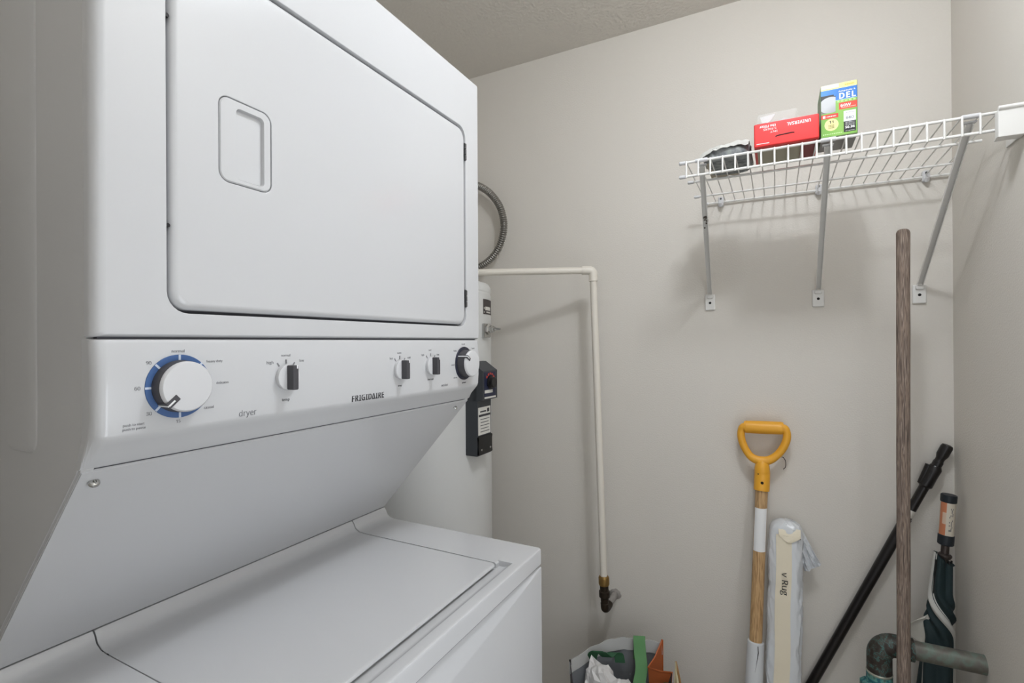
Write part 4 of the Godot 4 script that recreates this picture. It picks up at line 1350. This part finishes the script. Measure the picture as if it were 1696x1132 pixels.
func _shovel() -> void:
	var t := thing("shovel", "shovel with yellow plastic D-grip and wooden shaft leaning on the back wall", "shovel", Vector3(-0.06, 0, -1.53))
	var o := -t.position
	var top := Vector3(-0.0375, 0.990, -1.6560)
	var low := Vector3(-0.0645, 0.300, -1.565)
	var d := (top - low).normalized()
	var b := MB.new()
	var S := top - d * 0.050
	b.rod(o + low, o + S + d * 0.02, 0.0166, 20)
	var sh := obj("shaft", b, M.shaft_wood, t)
	# D-grip
	var gx := Vector3(1, 0.030, 0).normalized()
	var G := Vector3(-0.0335, 1.1175, -1.657)
	b = MB.new()
	b.tube(p3([o + G - gx * 0.052, o + G - gx * 0.048, o + G - gx * 0.0475, o + G, o + G + gx * 0.0475, o + G + gx * 0.048, o + G + gx * 0.052]), [0.0168, 0.0176, 0.0186, 0.0192, 0.0186, 0.0176, 0.0168], 20)
	var U := G + Vector3(-0.0035, -0.0985, 0.001)
	var bow := spline([o + G - gx * 0.040, o + G - gx * 0.054 + Vector3(0, -0.002, 0), o + G - gx * 0.0600 + Vector3(0, -0.016, 0), o + G - gx * 0.0590 + Vector3(0, -0.038, 0), o + G - gx * 0.0490 + Vector3(0, -0.066, 0), o + G - gx * 0.0290 + Vector3(-0.002, -0.090, 0.001), o + U, o + G + gx * 0.0240 + Vector3(-0.002, -0.090, 0.001), o + G + gx * 0.0460 + Vector3(-0.001, -0.066, 0), o + G + gx * 0.0580 + Vector3(0, -0.038, 0), o + G + gx * 0.0600 + Vector3(0, -0.016, 0), o + G + gx * 0.054 + Vector3(0, -0.002, 0), o + G + gx * 0.040], 6)
	var brad := []
	for i in bow.size():
		var f := absf(float(i) / (bow.size() - 1) * 2.0 - 1.0)
		brad.append(lerpf(0.0108, 0.0142, clampf((f - 0.72) / 0.28, 0, 1)) + 0.003 * clampf(1.0 - f * 4.0, 0, 1))
	b.tube(bow, brad, 16)
	b.tube(p3([o + U + d * 0.002, o + U - d * 0.010, o + U - d * 0.024, o + top - d * 0.006]), [0.0125, 0.0185, 0.0205, 0.0210], 22)
	b.tube(p3([o + top, o + top - d * 0.003, o + top - d * 0.020, o + S, o + S - d * 0.006]), [0.0190, 0.0208, 0.0212, 0.0212, 0.0206], 22)
	var grip := obj("grip", b, M.grip_yellow, t, 50.0)
	b = MB.new()
	b.rod(o + top - d * 0.030 + Vector3(0.001, 0, 0.019), o + top - d * 0.030 + Vector3(0.001, 0, 0.0225), 0.0042, 12, 0.001)
	obj("rivet", b, M.brass_dark, grip)
	b = MB.new()
	b.rod(o + top - d * 0.006 + Vector3(-0.010, 0, 0.015), o + top - d * 0.006 + Vector3(-0.010, 0, 0.0195), 0.0018, 8)
	obj("vent_hole", b, M.hole_dark, grip)
	# paper sticker half round the shaft
	b = MB.new()
	var rows := []
	for i in 9:
		var rw := PackedVector3Array()
		for k in 9:
			var a := deg_to_rad(lerpf(22.0, 155.0, k / 8.0))
			var f := lerpf(0.887, 0.767, i / 8.0)
			var p := low + d * ((f - low.y) / d.y)
			rw.append(o + p + Vector3(cos(a) * 0.0170, 0, sin(a) * 0.0170))
		rows.append(rw)
	b.sheet(rows, 0.0004)
	obj("sticker", b, M.print_white, sh)
	# white socket with a long crack, then the scoop (below the frame)
	b = MB.new()
	var c0 := low + d * ((0.5190 - low.y) / d.y)
	var c1 := Vector3(-0.071, 0.16, -1.545)
	b.tube(p3([o + c0, o + c0 - d * 0.002, o + c0.lerp(c1, 0.5), o + c1]), [0.0195, 0.0215, 0.0235, 0.0250], 24)
	var so := obj("socket", b, M.collar_white, t)
	b = MB.new()
	var cr := []
	var zz := [0.0, 0.003, 0.0015, 0.0, -0.002, -0.0005, -0.002, 0.0]
	for i in 8:
		var p := c0.lerp(c1, 0.01 + 0.33 * i / 7.0)
		cr.append(o + p + Vector3(0.0065 - 0.0008 * i + zz[i] * 0.8, 0, 0.0207 + 0.0001 * i))
	b.tube(p3(cr), [0.0010, 0.0012, 0.0009, 0.0009, 0.0013, 0.0008, 0.0006, 0.0003], 6)
	obj("crack", b, M.hole_dark, so)
	b = MB.new()
	var g := []
	for i in 9:
		var rw := PackedVector3Array()
		for j in 13:
			var u := j / 12.0 * 2.0 - 1.0
			rw.append(o + Vector3(-0.071 + u * (0.14 if i > 0 else 0.10), 0.22 - 0.0270 * i, -1.548 + 0.030 * u * u + 0.0035 * i))
		g.append(rw)
	b.sheet(g, 0.004)
	obj("scoop", b, M.collar_white, t)

func _rug_roll() -> void:
	var t := thing("rug_roll", "long narrow roll wrapped in white plastic with a beige tape stripe, beside shovel", "wrapped roll", Vector3(0.006, 0, -1.57))
	var o := -t.position
	var A := Vector3(0.0225, 0.815, -1.657)
	var B := Vector3(0.0020, 0.0, -1.575)
	var no := FastNoiseLite.new(); no.seed = 5; no.frequency = 22.0; no.fractal_octaves = 4
	var n2 := FastNoiseLite.new(); n2.seed = 9; n2.frequency = 9.0; n2.fractal_octaves = 2
	var loops := []
	var nr := 110
	for i in nr + 1:
		var f := float(i) / nr
		var p := B.lerp(A, f)
		var l := PackedVector3Array()
		for k in 72:
			var a := TAU * k / 72.0
			var q := Vector2(_sp(cos(a), 0.62) * 0.0425, _sp(sin(a), 0.62) * 0.030)
			var w := 1.0 + 0.0 * f
			var edge := clampf(absf(q.x) / 0.0425 - 0.45, 0.0, 1.0) * 1.8
			var wr := (0.0028 * (1.0 - absf(no.get_noise_3d(q.x * 1.4, p.y * 0.7, q.y * 1.4)) * 3.2) + 0.0024 * n2.get_noise_3d(q.x, p.y, q.y)) * (0.15 + edge)
			q *= w
			var dir := Vector3(q.x, 0, q.y).normalized()
			l.append(o + p + Vector3(q.x, 0, q.y) + dir * wr)
		loops.append(l)
	# gathered top
	for e in [[0.012, 0.99], [0.022, 0.92], [0.030, 0.80], [0.037, 0.58], [0.0405, 0.30]]:
		var l := PackedVector3Array()
		for k in 72:
			var a := TAU * k / 72.0
			var q: Vector2 = Vector2(_sp(cos(a), 0.7) * 0.0425, _sp(sin(a), 0.7) * 0.030) * e[1]
			var wr: float = 0.0030 * sin(a * 9.0 + e[0] * 120.0) * (1.2 - e[1]) + 0.003 * no.get_noise_3d(q.x, e[0], q.y)
			l.append(o + A + Vector3(q.x + wr, e[0] + 0.0035 * no.get_noise_3d(q.x * 2.0, e[0] * 2.0, q.y), q.y + wr))
		loops.append(l)
	var b := MB.new()
	b.loft(loops)
	obj("plastic_wrap", b, M.film_white, t, 32.0)
	# tape stripe down the front
	b = MB.new()
	var g := []
	for i in 61:
		var f := i / 60.0
		var p := B.lerp(A + Vector3(-0.004, 0.006, 0), f)
		var rw := PackedVector3Array()
		for j in 7:
			var x := lerpf(-0.0205, 0.0185, j / 6.0) + 0.0010 * sin(f * 23.0)
			rw.append(o + p + Vector3(x - 0.002 * (1.0 - f), 0, 0.0312 + 0.0009 * n2.get_noise_2d(x * 3.0, f) + 0.0004 * sin(f * 90.0)))
		g.append(rw)
	b.sheet(g, 0.0008)
	var tp := obj("tape_stripe", b, M.tape_beige, t)
	# loose knotted bits near the top
	b = MB.new()
	b.rod(o + A + Vector3(0.001, 0.030, 0.016), o + A + Vector3(0.001, 0.0305, 0.0215), 0.0030, 8)
	b.rod(o + A + Vector3(0.034, 0.000, 0.022), o + A + Vector3(0.034, 0.000, 0.0285), 0.0026, 8)
	obj("staple", b, M.residue, t)
	b = MB.new()
	g = []
	for i in 9:
		var rw := PackedVector3Array()
		for j in 9:
			var f := i / 8.0
			var h := j / 8.0
			rw.append(o + A + Vector3(lerpf(-0.019, 0.036, h), 0.004 - 0.016 * sin(h * 3.1) * f + 0.020 * (1.0 - f), 0.0345 + 0.002 * sin(h * 9.0 + f * 4.0) * f - 0.012 * pow(1.0 - f, 1.5)))
		g.append(rw)
	b.sheet(g, 0.0010)
	obj("tape_wrap", b, M.tape_beige, t, 20.0)
	# handwriting, turned a quarter to the right
	var turn := Basis(Vector3(0, -1, 0), Vector3(1, 0, 0), Vector3(0, 0, 1))
	var m := B.lerp(A, 0.845)
	text("v Rug", o + m + Vector3(-0.001, 0, 0.0350), turn, 0.064, M.marker_black, tp, 0.020, false, "marker_lettering")
	# twisted tail of film on the right
	b = MB.new()
	g = []
	for i in 13:
		var f := i / 12.0
		var rw := PackedVector3Array()
		for j in 11:
			var h := j / 10.0
			var sp := lerpf(0.020, 0.052, f)
			var base := Vector3(0.030, 0.010, -0.004).lerp(Vector3(0.066, -0.086, 0.004), f)
			rw.append(o + A + base + Vector3((h - 0.5) * sp * 0.75, (h - 0.5) * sp * 0.55 + 0.004 * sin(h * 14.0), 0.006 * sin(h * 16.0 + f * 5.0) * (0.4 + f) + 0.004 * no.get_noise_2d(h * 0.3, f * 0.3)))
		g.append(rw)
	b.sheet(g, 0.0008)
	obj("film_tail", b, M.film_white, t, 25.0)

func _wooden_post() -> void:
	var t := thing("wooden_post", "long weathered grey-brown wooden pole standing upright in front of the copper pipe", "pole", Vector3(0.254, 0, -1.4495))
	var o := -t.position
	var top := Vector3(0.2614, 1.6275, -1.4495)
	var low := Vector3(0.2535, 0.0, -1.4495)
	var d := (top - low).normalized()
	var b := MB.new()
	var pts := PackedVector3Array()
	var rad := []
	for i in 24:
		pts.append(o + low + (top - d * 0.010 - low) * (i / 23.0))
		rad.append(0.0132 + 0.0002 * sin(i * 1.7))
	for k in range(1, 6):
		var a := PI / 2 * k / 5.0
		pts.append(o + top - d * 0.010 + d * 0.010 * sin(a))
		rad.append(0.0052 + 0.0080 * cos(a))
	b.tube(pts, rad, 20)
	obj("pole_shaft", b, M.post_wood, t)

func _black_pole() -> void:
	var t := thing("black_pole", "thin black telescopic pole leaning diagonally into the back right corner", "pole", Vector3(-0.08, 0, -1.672))
	var o := -t.position
	var top := Vector3(0.3925, 1.1010, -1.6760)
	var low := Vector3(-0.078, 0.012, -1.6820)
	var d := (top - low).normalized()
	var sx := d.cross(Vector3(0, 0, 1)).normalized()
	var b := MB.new()
	b.rod(o + low, o + top - d * 0.222, 0.0128, 16)
	obj("lower_tube", b, M.pole_black, t)
	b = MB.new()
	b.rod(o + top - d * 0.24, o + top - d * 0.05, 0.0112, 16)
	obj("upper_tube", b, M.pole_black, t)
	b = MB.new()
	b.tube(p3([o + top - d * 0.125, o + top - d * 0.120, o + top - d * 0.095, o + top - d * 0.070, o + top - d * 0.062]), [0.0120, 0.0158, 0.0152, 0.0158, 0.0120], 16)
	b.tube(p3([o + top - d * 0.120 - sx * 0.010, o + top - d * 0.066 - sx * 0.015]), [0.008, 0.0075], 10)
	obj("clamp", b, M.pole_black, t)
	b = MB.new()
	b.tube(p3([o + top - d * 0.052, o + top - d * 0.046, o + top - d * 0.040, o + top - d * 0.030, o + top - d * 0.008, o + top - d * 0.002, o + top]), [0.0112, 0.0098, 0.0100, 0.0132, 0.0134, 0.0115, 0.006], 16)
	obj("end_tip", b, M.pole_black, t)
	b = MB.new()
	b.rod(o + top - d * 0.2150, o + top - d * 0.1950, 0.0118, 16)
	obj("label_band", b, M.paper_label, t)

func _umbrella() -> void:
	var t := thing("umbrella", "folded dark green and white umbrella standing handle up in the room corner", "umbrella", Vector3(0.33, 0, -1.625))
	var o := -t.position
	var top := Vector3(0.3815, 0.9850, -1.6250)
	var low := Vector3(0.3170, 0.03, -1.6050)
	var d := (top - low).normalized()
	var sx := (Vector3(1, 0, 0) - d * d.x).normalized()
	var sz := sx.cross(d)
	# handle caps
	for e in [[0.0, 0.020], [0.100, 0.126]]:
		var b := MB.new()
		b.tube(p3([o + top - d * e[0], o + top - d * (e[0] + 0.0015), o + top - d * (e[1] - 0.002), o + top - d * e[1]]), [0.0150, 0.0165, 0.0165, 0.0145], 20)
		obj("handle_cap", b, M.cap_navy, t)
	# printed sleeve
	var b := MB.new()
	var rows := 20
	var cols := 48
	var s0 := b.v.size()
	var no := FastNoiseLite.new(); no.seed = 2; no.frequency = 0.35; no.fractal_octaves = 2
	for i in rows:
		for k in cols:
			var pts := []
			for c in [[0, 0], [0, 1], [1, 1], [1, 0]]:
				var a: float = TAU * (k + c[1]) / cols
				pts.append(o + top - d * (0.019 + 0.082 * (i + c[0]) / rows) + (sx * cos(a) - sz * sin(a)) * 0.0152)
			var ang := rad_to_deg(TAU * (k + 0.5) / cols)
			var rel := fposmod(ang - 250.0, 360.0)
			var col := Color(0.66, 0.60, 0.50)
			if rel > 300.0 or rel < 0.0: col = Color(0.55, 0.20, 0.10)
			if rel > 325.0 and i > 5 and i < 13: col = Color(0.66, 0.50, 0.38)
			if rel > 20.0 and rel < 50.0 and no.get_noise_2d(k * 3.0, i * 2.2) > 0.12 and i > 2 and i < 17: col = Color(0.22, 0.21, 0.20)
			b.col = col
			b.quad(pts[0], pts[1], pts[2], pts[3])
	b.orient(s0)
	obj("printed_sleeve", b, M.sleeve_print, t)
	b = MB.new()
	b.tube(p3([o + top - d * 0.124, o + top - d * 0.150]), 0.0085, 14)
	b.tube(p3([o + top - d * 0.148, o + top - d * 0.151, o + top - d * 0.154, o + top - d * 0.160]), [0.011, 0.0145, 0.0150, 0.0120], 18)
	obj("runner", b, M.gunmetal, t)
	b = MB.new()
	b.rod(o + top - d * 0.158, o + low + d * 0.01, 0.0085, 14)
	obj("shaft", b, M.box_black, t)
	for a in [2.6, 3.5, 5.6, 0.5]:
		b = MB.new()
		var dir: Vector3 = sx * cos(a) - sz * sin(a)
		b.tube(p3([o + top - d * 0.166 + dir * (0.019 if a < 5.0 else 0.010), o + top - d * 0.30 + dir * 0.018]), 0.0022, 6)
		obj("rib", b, M.box_black, t)
	# pleated canopy, twisted round the shaft
	b = MB.new()
	var N := 90
	var K := 96
	var grid := []
	for i in N + 1:
		var f := float(i) / N
		var r := 0.0
		if f < 0.30: r = lerpf(0.0195, 0.0300, f / 0.30)
		elif f < 0.55: r = lerpf(0.0300, 0.0365, (f - 0.30) / 0.25)
		else: r = lerpf(0.0365, 0.0085, pow((f - 0.55) / 0.45, 1.1))
		var p := (top - d * 0.158).lerp(low + d * 0.06, f)
		var rw := PackedVector3Array()
		for k in K:
			var ph0 := TAU * k / K
			var a := ph0 + deg_to_rad(200.0 * smoothstep(0.10, 0.28, f) + 90.0 * smoothstep(0.28, 1.0, f))
			var tw := ph0
			var pl := 1.0 + 0.13 * sin(tw * 5.0) + 0.06 * sin(tw * 3.0 + 1.0)
			# the cloth is open towards the room near the handle
			var cut := 0.0
			var fr := absf(wrapf(a - 4.95, -PI, PI))
			if f < 0.16 and fr < 0.75: cut = (1.0 - f / 0.16) * (1.0 - fr / 0.75) * 0.65
			rw.append(o + p + (sx * cos(a) - sz * sin(a)) * r * pl * (1.0 - cut) + d * (0.022 * clampf(1.0 - f * 7.0, 0, 1) * (0.6 * cos(a - 2.9) - 0.2)))
		grid.append(rw)
	s0 = b.v.size()
	for i in N:
		var f := (i + 0.5) / N
		for k in K:
			var a := TAU * (k + 0.5) / K
			var ph := rad_to_deg(a)
			var col := Color(0.010, 0.026, 0.030)
			if (ph > 138.0 and ph < 182.0) or (ph > 187.0 and ph < 194.0) or ph > 344.0 or ph < 8.0: col = Color(0.58, 0.57, 0.53)
			b.col = col
			var k2 := (k + 1) % K
			b.quad(grid[i][k], grid[i][k2], grid[i + 1][k2], grid[i + 1][k])
	b.col = Color(0.010, 0.026, 0.030)
	b._cap(grid[0], false)
	b._cap(grid[N], true)
	b.orient(s0)
	obj("canopy", b, M.canopy_cloth, t, 40.0)
	# one loose pale panel sticking out on the left
	b = MB.new()
	var g := []
	for i in 13:
		var f := i / 12.0
		var rw := PackedVector3Array()
		for j in 7:
			var h := j / 6.0
			var y := lerpf(0.688, 0.596, f)
			var wdt := 0.034 * sin(clampf(f * 1.15, 0, 1) * PI)
			rw.append(o + Vector3(0.342 - 0.012 * f - (0.012 + wdt) * h, y - 0.02 * h * (1.0 - f), -1.612 - 0.006 * sin(h * 3.0)))
		g.append(rw)
	b.col = Color(0.66, 0.64, 0.58)
	b.sheet(g, 0.0012)
	obj("loose_panel", b, M.canopy_cloth, t)

func _copper_pipe() -> void:
	var t := thing("copper_drain_pipe", "thick copper pipe with green patina and elbow entering the right wall", "pipe", Vector3(0.2165, 0, -1.49))
	var o := -t.position
	var y := 0.6420
	var x := 0.2165
	var z := -1.49
	var b := MB.new()
	b.rod(o + Vector3(x + 0.03, y, z), o + Vector3(WALL_X, y + 0.002, z), 0.0208, 24)
	obj("horizontal_pipe", b, M.copper_pipe_grey, t)
	b = MB.new()
	var pts := []
	var R := 0.030
	pts.append(o + Vector3(x, y - R - 0.038, z))
	pts.append(o + Vector3(x, y - R - 0.010, z))
	for k in 11:
		var a := PI - PI / 2 * k / 10.0
		pts.append(o + Vector3(x + R + R * cos(a), y - R + R * sin(a), z))
	pts.append(o + Vector3(x + R + 0.012, y, z))
	pts.append(o + Vector3(x + R + 0.036, y, z))
	b.tube(p3(pts), 0.0258, 28)
	obj("elbow", b, M.copper_patina, t)
	b = MB.new()
	b.rod(o + Vector3(x, 0.56, z), o + Vector3(x, y - R - 0.034, z), 0.0240, 24)
	obj("upper_collar", b, M.copper_patina, t)
	b = MB.new()
	b.tube(p3([o + Vector3(x, 0.5745, z), o + Vector3(x, 0.5720, z), o + Vector3(x, 0.5690, z)]), [0.0262, 0.0272, 0.0262], 28)
	obj("solder_ring", b, M.solder, t)
	b = MB.new()
	b.tube(p3([o + Vector3(x, 0.5695, z), o + Vector3(x, 0.5685, z), o + Vector3(x, 0.545, z), o + Vector3(x, 0.540, z)]), [0.0250, 0.0266, 0.0266, 0.0275], 28)
	obj("coupling", b, M.copper_teal, t)
	b = MB.new()
	b.tube(p3([o + Vector3(x, 0.546, z), o + Vector3(x, 0.538, z), o + Vector3(x, 0.505, z), o + Vector3(x, 0.500, z)]), [0.032, 0.0405, 0.0405, 0.034], 6, true, 1.0, Vector3(1, 0, 0.35))
	obj("hex_nut", b, M.copper_teal, t, 15.0)
	b = MB.new()
	b.rod(o + Vector3(x, 0.0, z), o + Vector3(x, 0.505, z), 0.0250, 24)
	obj("vertical_pipe", b, M.copper_patina, t)

# ---------------------------------------------------------------- bags on the floor

func _wallstrip(b: MB, top: Array, base: Array, thick: float, y_top := 0.0, n := 8) -> void:
	# a panel hanging from a rim line down to a base line
	var g := []
	for i in top.size():
		var rw := PackedVector3Array()
		for j in n + 1:
			rw.append((top[i] as Vector3).lerp(base[i], float(j) / n))
		g.append(rw)
	b.sheet(g, thick)

func _shopping_bag() -> void:
	var t := thing("shopping_bag", "open woven shopping bag with orange gusset and green straps on the floor", "bag", Vector3(-0.42, 0, -1.46))
	var o := -t.position
	var A := Vector3(-0.5440, 0.430, -1.400)
	var B := Vector3(-0.5080, 0.437, -1.480)
	var C := Vector3(-0.4600, 0.4500, -1.530)
	var D := Vector3(-0.4100, 0.4600, -1.548)
	var E := Vector3(-0.3600, 0.4640, -1.552)
	var F := Vector3(-0.3080, 0.4700, -1.552)
	var G := Vector3(-0.3330, 0.4300, -1.475)
	var H := Vector3(-0.2590, 0.4575, -1.440)
	var b := MB.new()
	var rim := spline([A, B, C, D, E, F], 4)
	var top := []
	var mid := []
	var base := []
	for i in rim.size():
		var p := rim[i]
		var wob := 0.004 * sin(i * 1.9)
		top.append(o + p + Vector3(0, wob * 0.6, 0))
		mid.append(o + p + Vector3(0.002, -0.034 + wob * 0.4, 0.003))
		base.append(o + Vector3(lerpf(-0.535, -0.315, float(i) / (rim.size() - 1)), 0.003, p.z * 0.5 - 0.76 + 0.01))
	_wallstrip(b, mid, base, 0.0015, 0.0, 6)
	obj("back_panel", b, M.woven_grey, t)
	b = MB.new()
	for i in top.size(): top[i] = top[i] + Vector3(0, 0, 0.0035)
	var mid2 := []
	for m in mid: mid2.append(m + Vector3(0, -0.001, 0.0035))
	_wallstrip(b, top, mid2, 0.0025, 0.0, 3)
	obj("hem", b, M.hem_white, t)
	# right gusset, folded inwards
	b = MB.new()
	var gt := [o + F + Vector3(0.0, 0.006, 0), o + F.lerp(G, 0.5) + Vector3(0, -0.006, 0), o + G, o + G.lerp(H, 0.5) + Vector3(0, -0.004, 0), o + H]
	var gb := [o + Vector3(-0.305, 0.003, -1.53), o + Vector3(-0.308, 0.003, -1.505), o + Vector3(-0.31, 0.003, -1.475), o + Vector3(-0.295, 0.003, -1.43), o + Vector3(-0.285, 0.003, -1.39)]
	_wallstrip(b, gt, gb, 0.0015, 0.0, 6)
	var gu := obj("gusset", b, M.gusset_orange, t)
	b = MB.new()
	b.tube(p3(gt), 0.0022, 8)
	b.rod(o + F + Vector3(0.0, 0.006, 0), o + Vector3(-0.3050, 0.004, -1.530), 0.0034, 8)
	obj("piping", b, M.gusset_orange, gu)
	# left side and front
	b = MB.new()
	var A2 := Vector3(-0.520, 0.355, -1.33)
	_wallstrip(b, [o + A, o + A.lerp(A2, 0.5) + Vector3(0.010, -0.006, 0), o + A2], [o + Vector3(-0.54, 0.003, -1.46), o + Vector3(-0.54, 0.003, -1.42), o + Vector3(-0.54, 0.003, -1.38)], 0.0015, 0.0, 6)
	var sd := obj("side_panel", b, M.side_plum, t)
	b = MB.new()
	b.rod(o + A + Vector3(0, 0.003, 0), o + Vector3(-0.541, 0.02, -1.455), 0.0032, 8)
	obj("piping", b, M.edge_black, sd)
	b = MB.new()
	_wallstrip(b, [o + A2, o + Vector3(-0.45, 0.335, -1.315), o + Vector3(-0.36, 0.345, -1.32), o + Vector3(-0.285, 0.37, -1.36), o + H], [o + Vector3(-0.54, 0.003, -1.38), o + Vector3(-0.47, 0.003, -1.37), o + Vector3(-0.39, 0.003, -1.37), o + Vector3(-0.32, 0.003, -1.38), o + Vector3(-0.285, 0.003, -1.39)], 0.0015, 0.0, 6)
	obj("front_panel", b, M.side_plum, t)
	# straps
	b = MB.new()
	_ribbon(b, spline([o + Vector3(-0.3760, 0.4000, -1.549), o + Vector3(-0.3745, 0.466, -1.546), o + Vector3(-0.3735, 0.4690, -1.538), o + Vector3(-0.3650, 0.437, -1.515), o + Vector3(-0.3560, 0.410, -1.492), o + Vector3(-0.3580, 0.372, -1.462), o + Vector3(-0.3560, 0.33, -1.43)], 6), 0.0350, 0.0016)
	obj("strap", b, M.strap_green, t)
	b = MB.new()
	_ribbon(b, spline([o + Vector3(-0.505, 0.395, -1.475), o + Vector3(-0.495, 0.428, -1.470), o + Vector3(-0.475, 0.436, -1.475), o + Vector3(-0.458, 0.418, -1.490), o + Vector3(-0.446, 0.425, -1.505), o + Vector3(-0.432, 0.420, -1.515), o + Vector3(-0.426, 0.395, -1.515)], 6), 0.030, 0.002)
	obj("strap", b, M.strap_dark_green, t)
	b = MB.new()
	_ribbon(b, spline([o + Vector3(-0.288, 0.345, -1.43), o + Vector3(-0.283, 0.395, -1.430), o + Vector3(-0.272, 0.428, -1.428), o + Vector3(-0.256, 0.437, -1.420), o + Vector3(-0.247, 0.425, -1.410), o + Vector3(-0.246, 0.40, -1.402)], 6), 0.022, 0.0016)
	obj("strap", b, M.strap_dark_green, t)
	# crumpled paper inside
	var no := FastNoiseLite.new(); no.seed = 31; no.frequency = 16.0; no.fractal_octaves = 3; no.noise_type = FastNoiseLite.TYPE_CELLULAR
	var p := thing("crumpled_paper", "crumpled white paper stuffed upright in the shopping bag", "paper", Vector3(-0.45, 0.30, -1.43))
	b = MB.new()
	_crumple(b, Vector3(-0.013, 0.055, -0.012), Vector3(0.048, 0.066, 0.036), 31, 0.26)
	obj("paper_ball", b, M.tissue_white, p, 12.0)
	b = MB.new()
	_crumple(b, Vector3(0.050, 0.040, -0.030), Vector3(0.044, 0.040, 0.036), 77, 0.22)
	obj("paper_ball", b, M.tissue_white, p, 12.0)
	# folded peak
	b = MB.new()
	var g := []
	for i in 7:
		var rw := PackedVector3Array()
		for j in 6:
			var f := i / 6.0
			var h := j / 5.0
			rw.append(Vector3(-0.045 + 0.080 * h - 0.010 * f, 0.135 - 0.055 * h - 0.07 * f + 0.004 * sin(i * 2.2 + j * 1.7), -0.020 + 0.035 * f + 0.006 * sin(j * 2.1 + i)))
		g.append(rw)
	b.sheet(g, 0.001)
	obj("paper_fold", b, M.tissue_white, p, 12.0)

func _ribbon(b: MB, path: PackedVector3Array, width: float, thick: float, across := Vector3(0.93, 0, -0.37)) -> void:
	var g := []
	for i in path.size():
		var rw := PackedVector3Array()
		for j in 5:
			rw.append(path[i] + across.normalized() * width * (j / 4.0 - 0.5))
		g.append(rw)
	b.sheet(g, thick)

func _crumple(b: MB, c: Vector3, r: Vector3, sd: int, amp: float) -> void:
	var rg := RandomNumberGenerator.new()
	rg.seed = sd
	var loops := []
	for i in range(1, 9):
		var a := -PI / 2 + PI * i / 9.0
		var l := PackedVector3Array()
		for j in 14:
			var h := TAU * (j + 0.5 * (i % 2)) / 14.0
			var k := 1.0 + rg.randf_range(-amp, amp) * 0.6
			l.append(c + Vector3(cos(a) * cos(h), sin(a), cos(a) * sin(h)) * r * k)
		loops.append(l)
	b.loft(loops)

func _paper_sack() -> void:
	var t := thing("paper_sack", "cream paper sack with pointed tan-edged corner standing right of the shopping bag", "bag", Vector3(-0.235, 0, -1.45))
	var o := -t.position
	var b := MB.new()
	var P := Vector3(-0.2540, 0.474, -1.465)
	var g := []
	for i in 13:
		var f := i / 12.0
		var rw := PackedVector3Array()
		for j in 7:
			var h := j / 6.0
			var y := lerpf(P.y, 0.003, f)
			var wl := 0.06 * pow(f, 0.72)
			var wr := 0.085 * pow(f, 0.9)
			rw.append(o + Vector3(P.x + lerpf(-wl * 0.45, wr, h) + 0.002 * sin(f * 9.0), y, -1.465 + 0.03 * f + 0.05 * f * (0.5 - absf(h - 0.5)) + 0.004 * sin(h * 12.0 + f * 14.0)))
		g.append(rw)
	b.sheet(g, 0.0016)
	obj("sack_front", b, M.cream_paper, t, 25.0)
	b = MB.new()
	var e := PackedVector3Array()
	for i in 13: e.append(g[i][6])
	b.tube(e, 0.0030, 8)
	obj("tan_edge", b, M.tan_edge, t)
	b = MB.new()
	var g2 := []
	for i in 9:
		var f := i / 8.0
		var rw := PackedVector3Array()
		for j in 5:
			var h := j / 4.0
			rw.append(o + Vector3(-0.2440 - 0.012 * f + 0.045 * f * (h - 0.3), lerpf(0.424, 0.003, f), -1.432 + 0.02 * f + 0.008 * sin(h * 6.0)))
		g2.append(rw)
	b.sheet(g2, 0.0016)
	obj("sack_fold", b, M.cream_paper, t, 25.0)

func _wall_hook() -> void:
	var t := thing("wall_hook", "tiny bent wire hook in the wall behind the yellow shovel grip", "hook", Vector3(0.014, 1.01, WALL_Z))
	var b := MB.new()
	b.tube(spline([Vector3(0, 0.016, 0.0), Vector3(0.004, 0.017, 0.010), Vector3(0.009, 0.008, 0.016), Vector3(0.009, -0.008, 0.016), Vector3(0.003, -0.016, 0.014)], 6), 0.0011, 8)
	obj("wire", b, M.gunmetal, t)
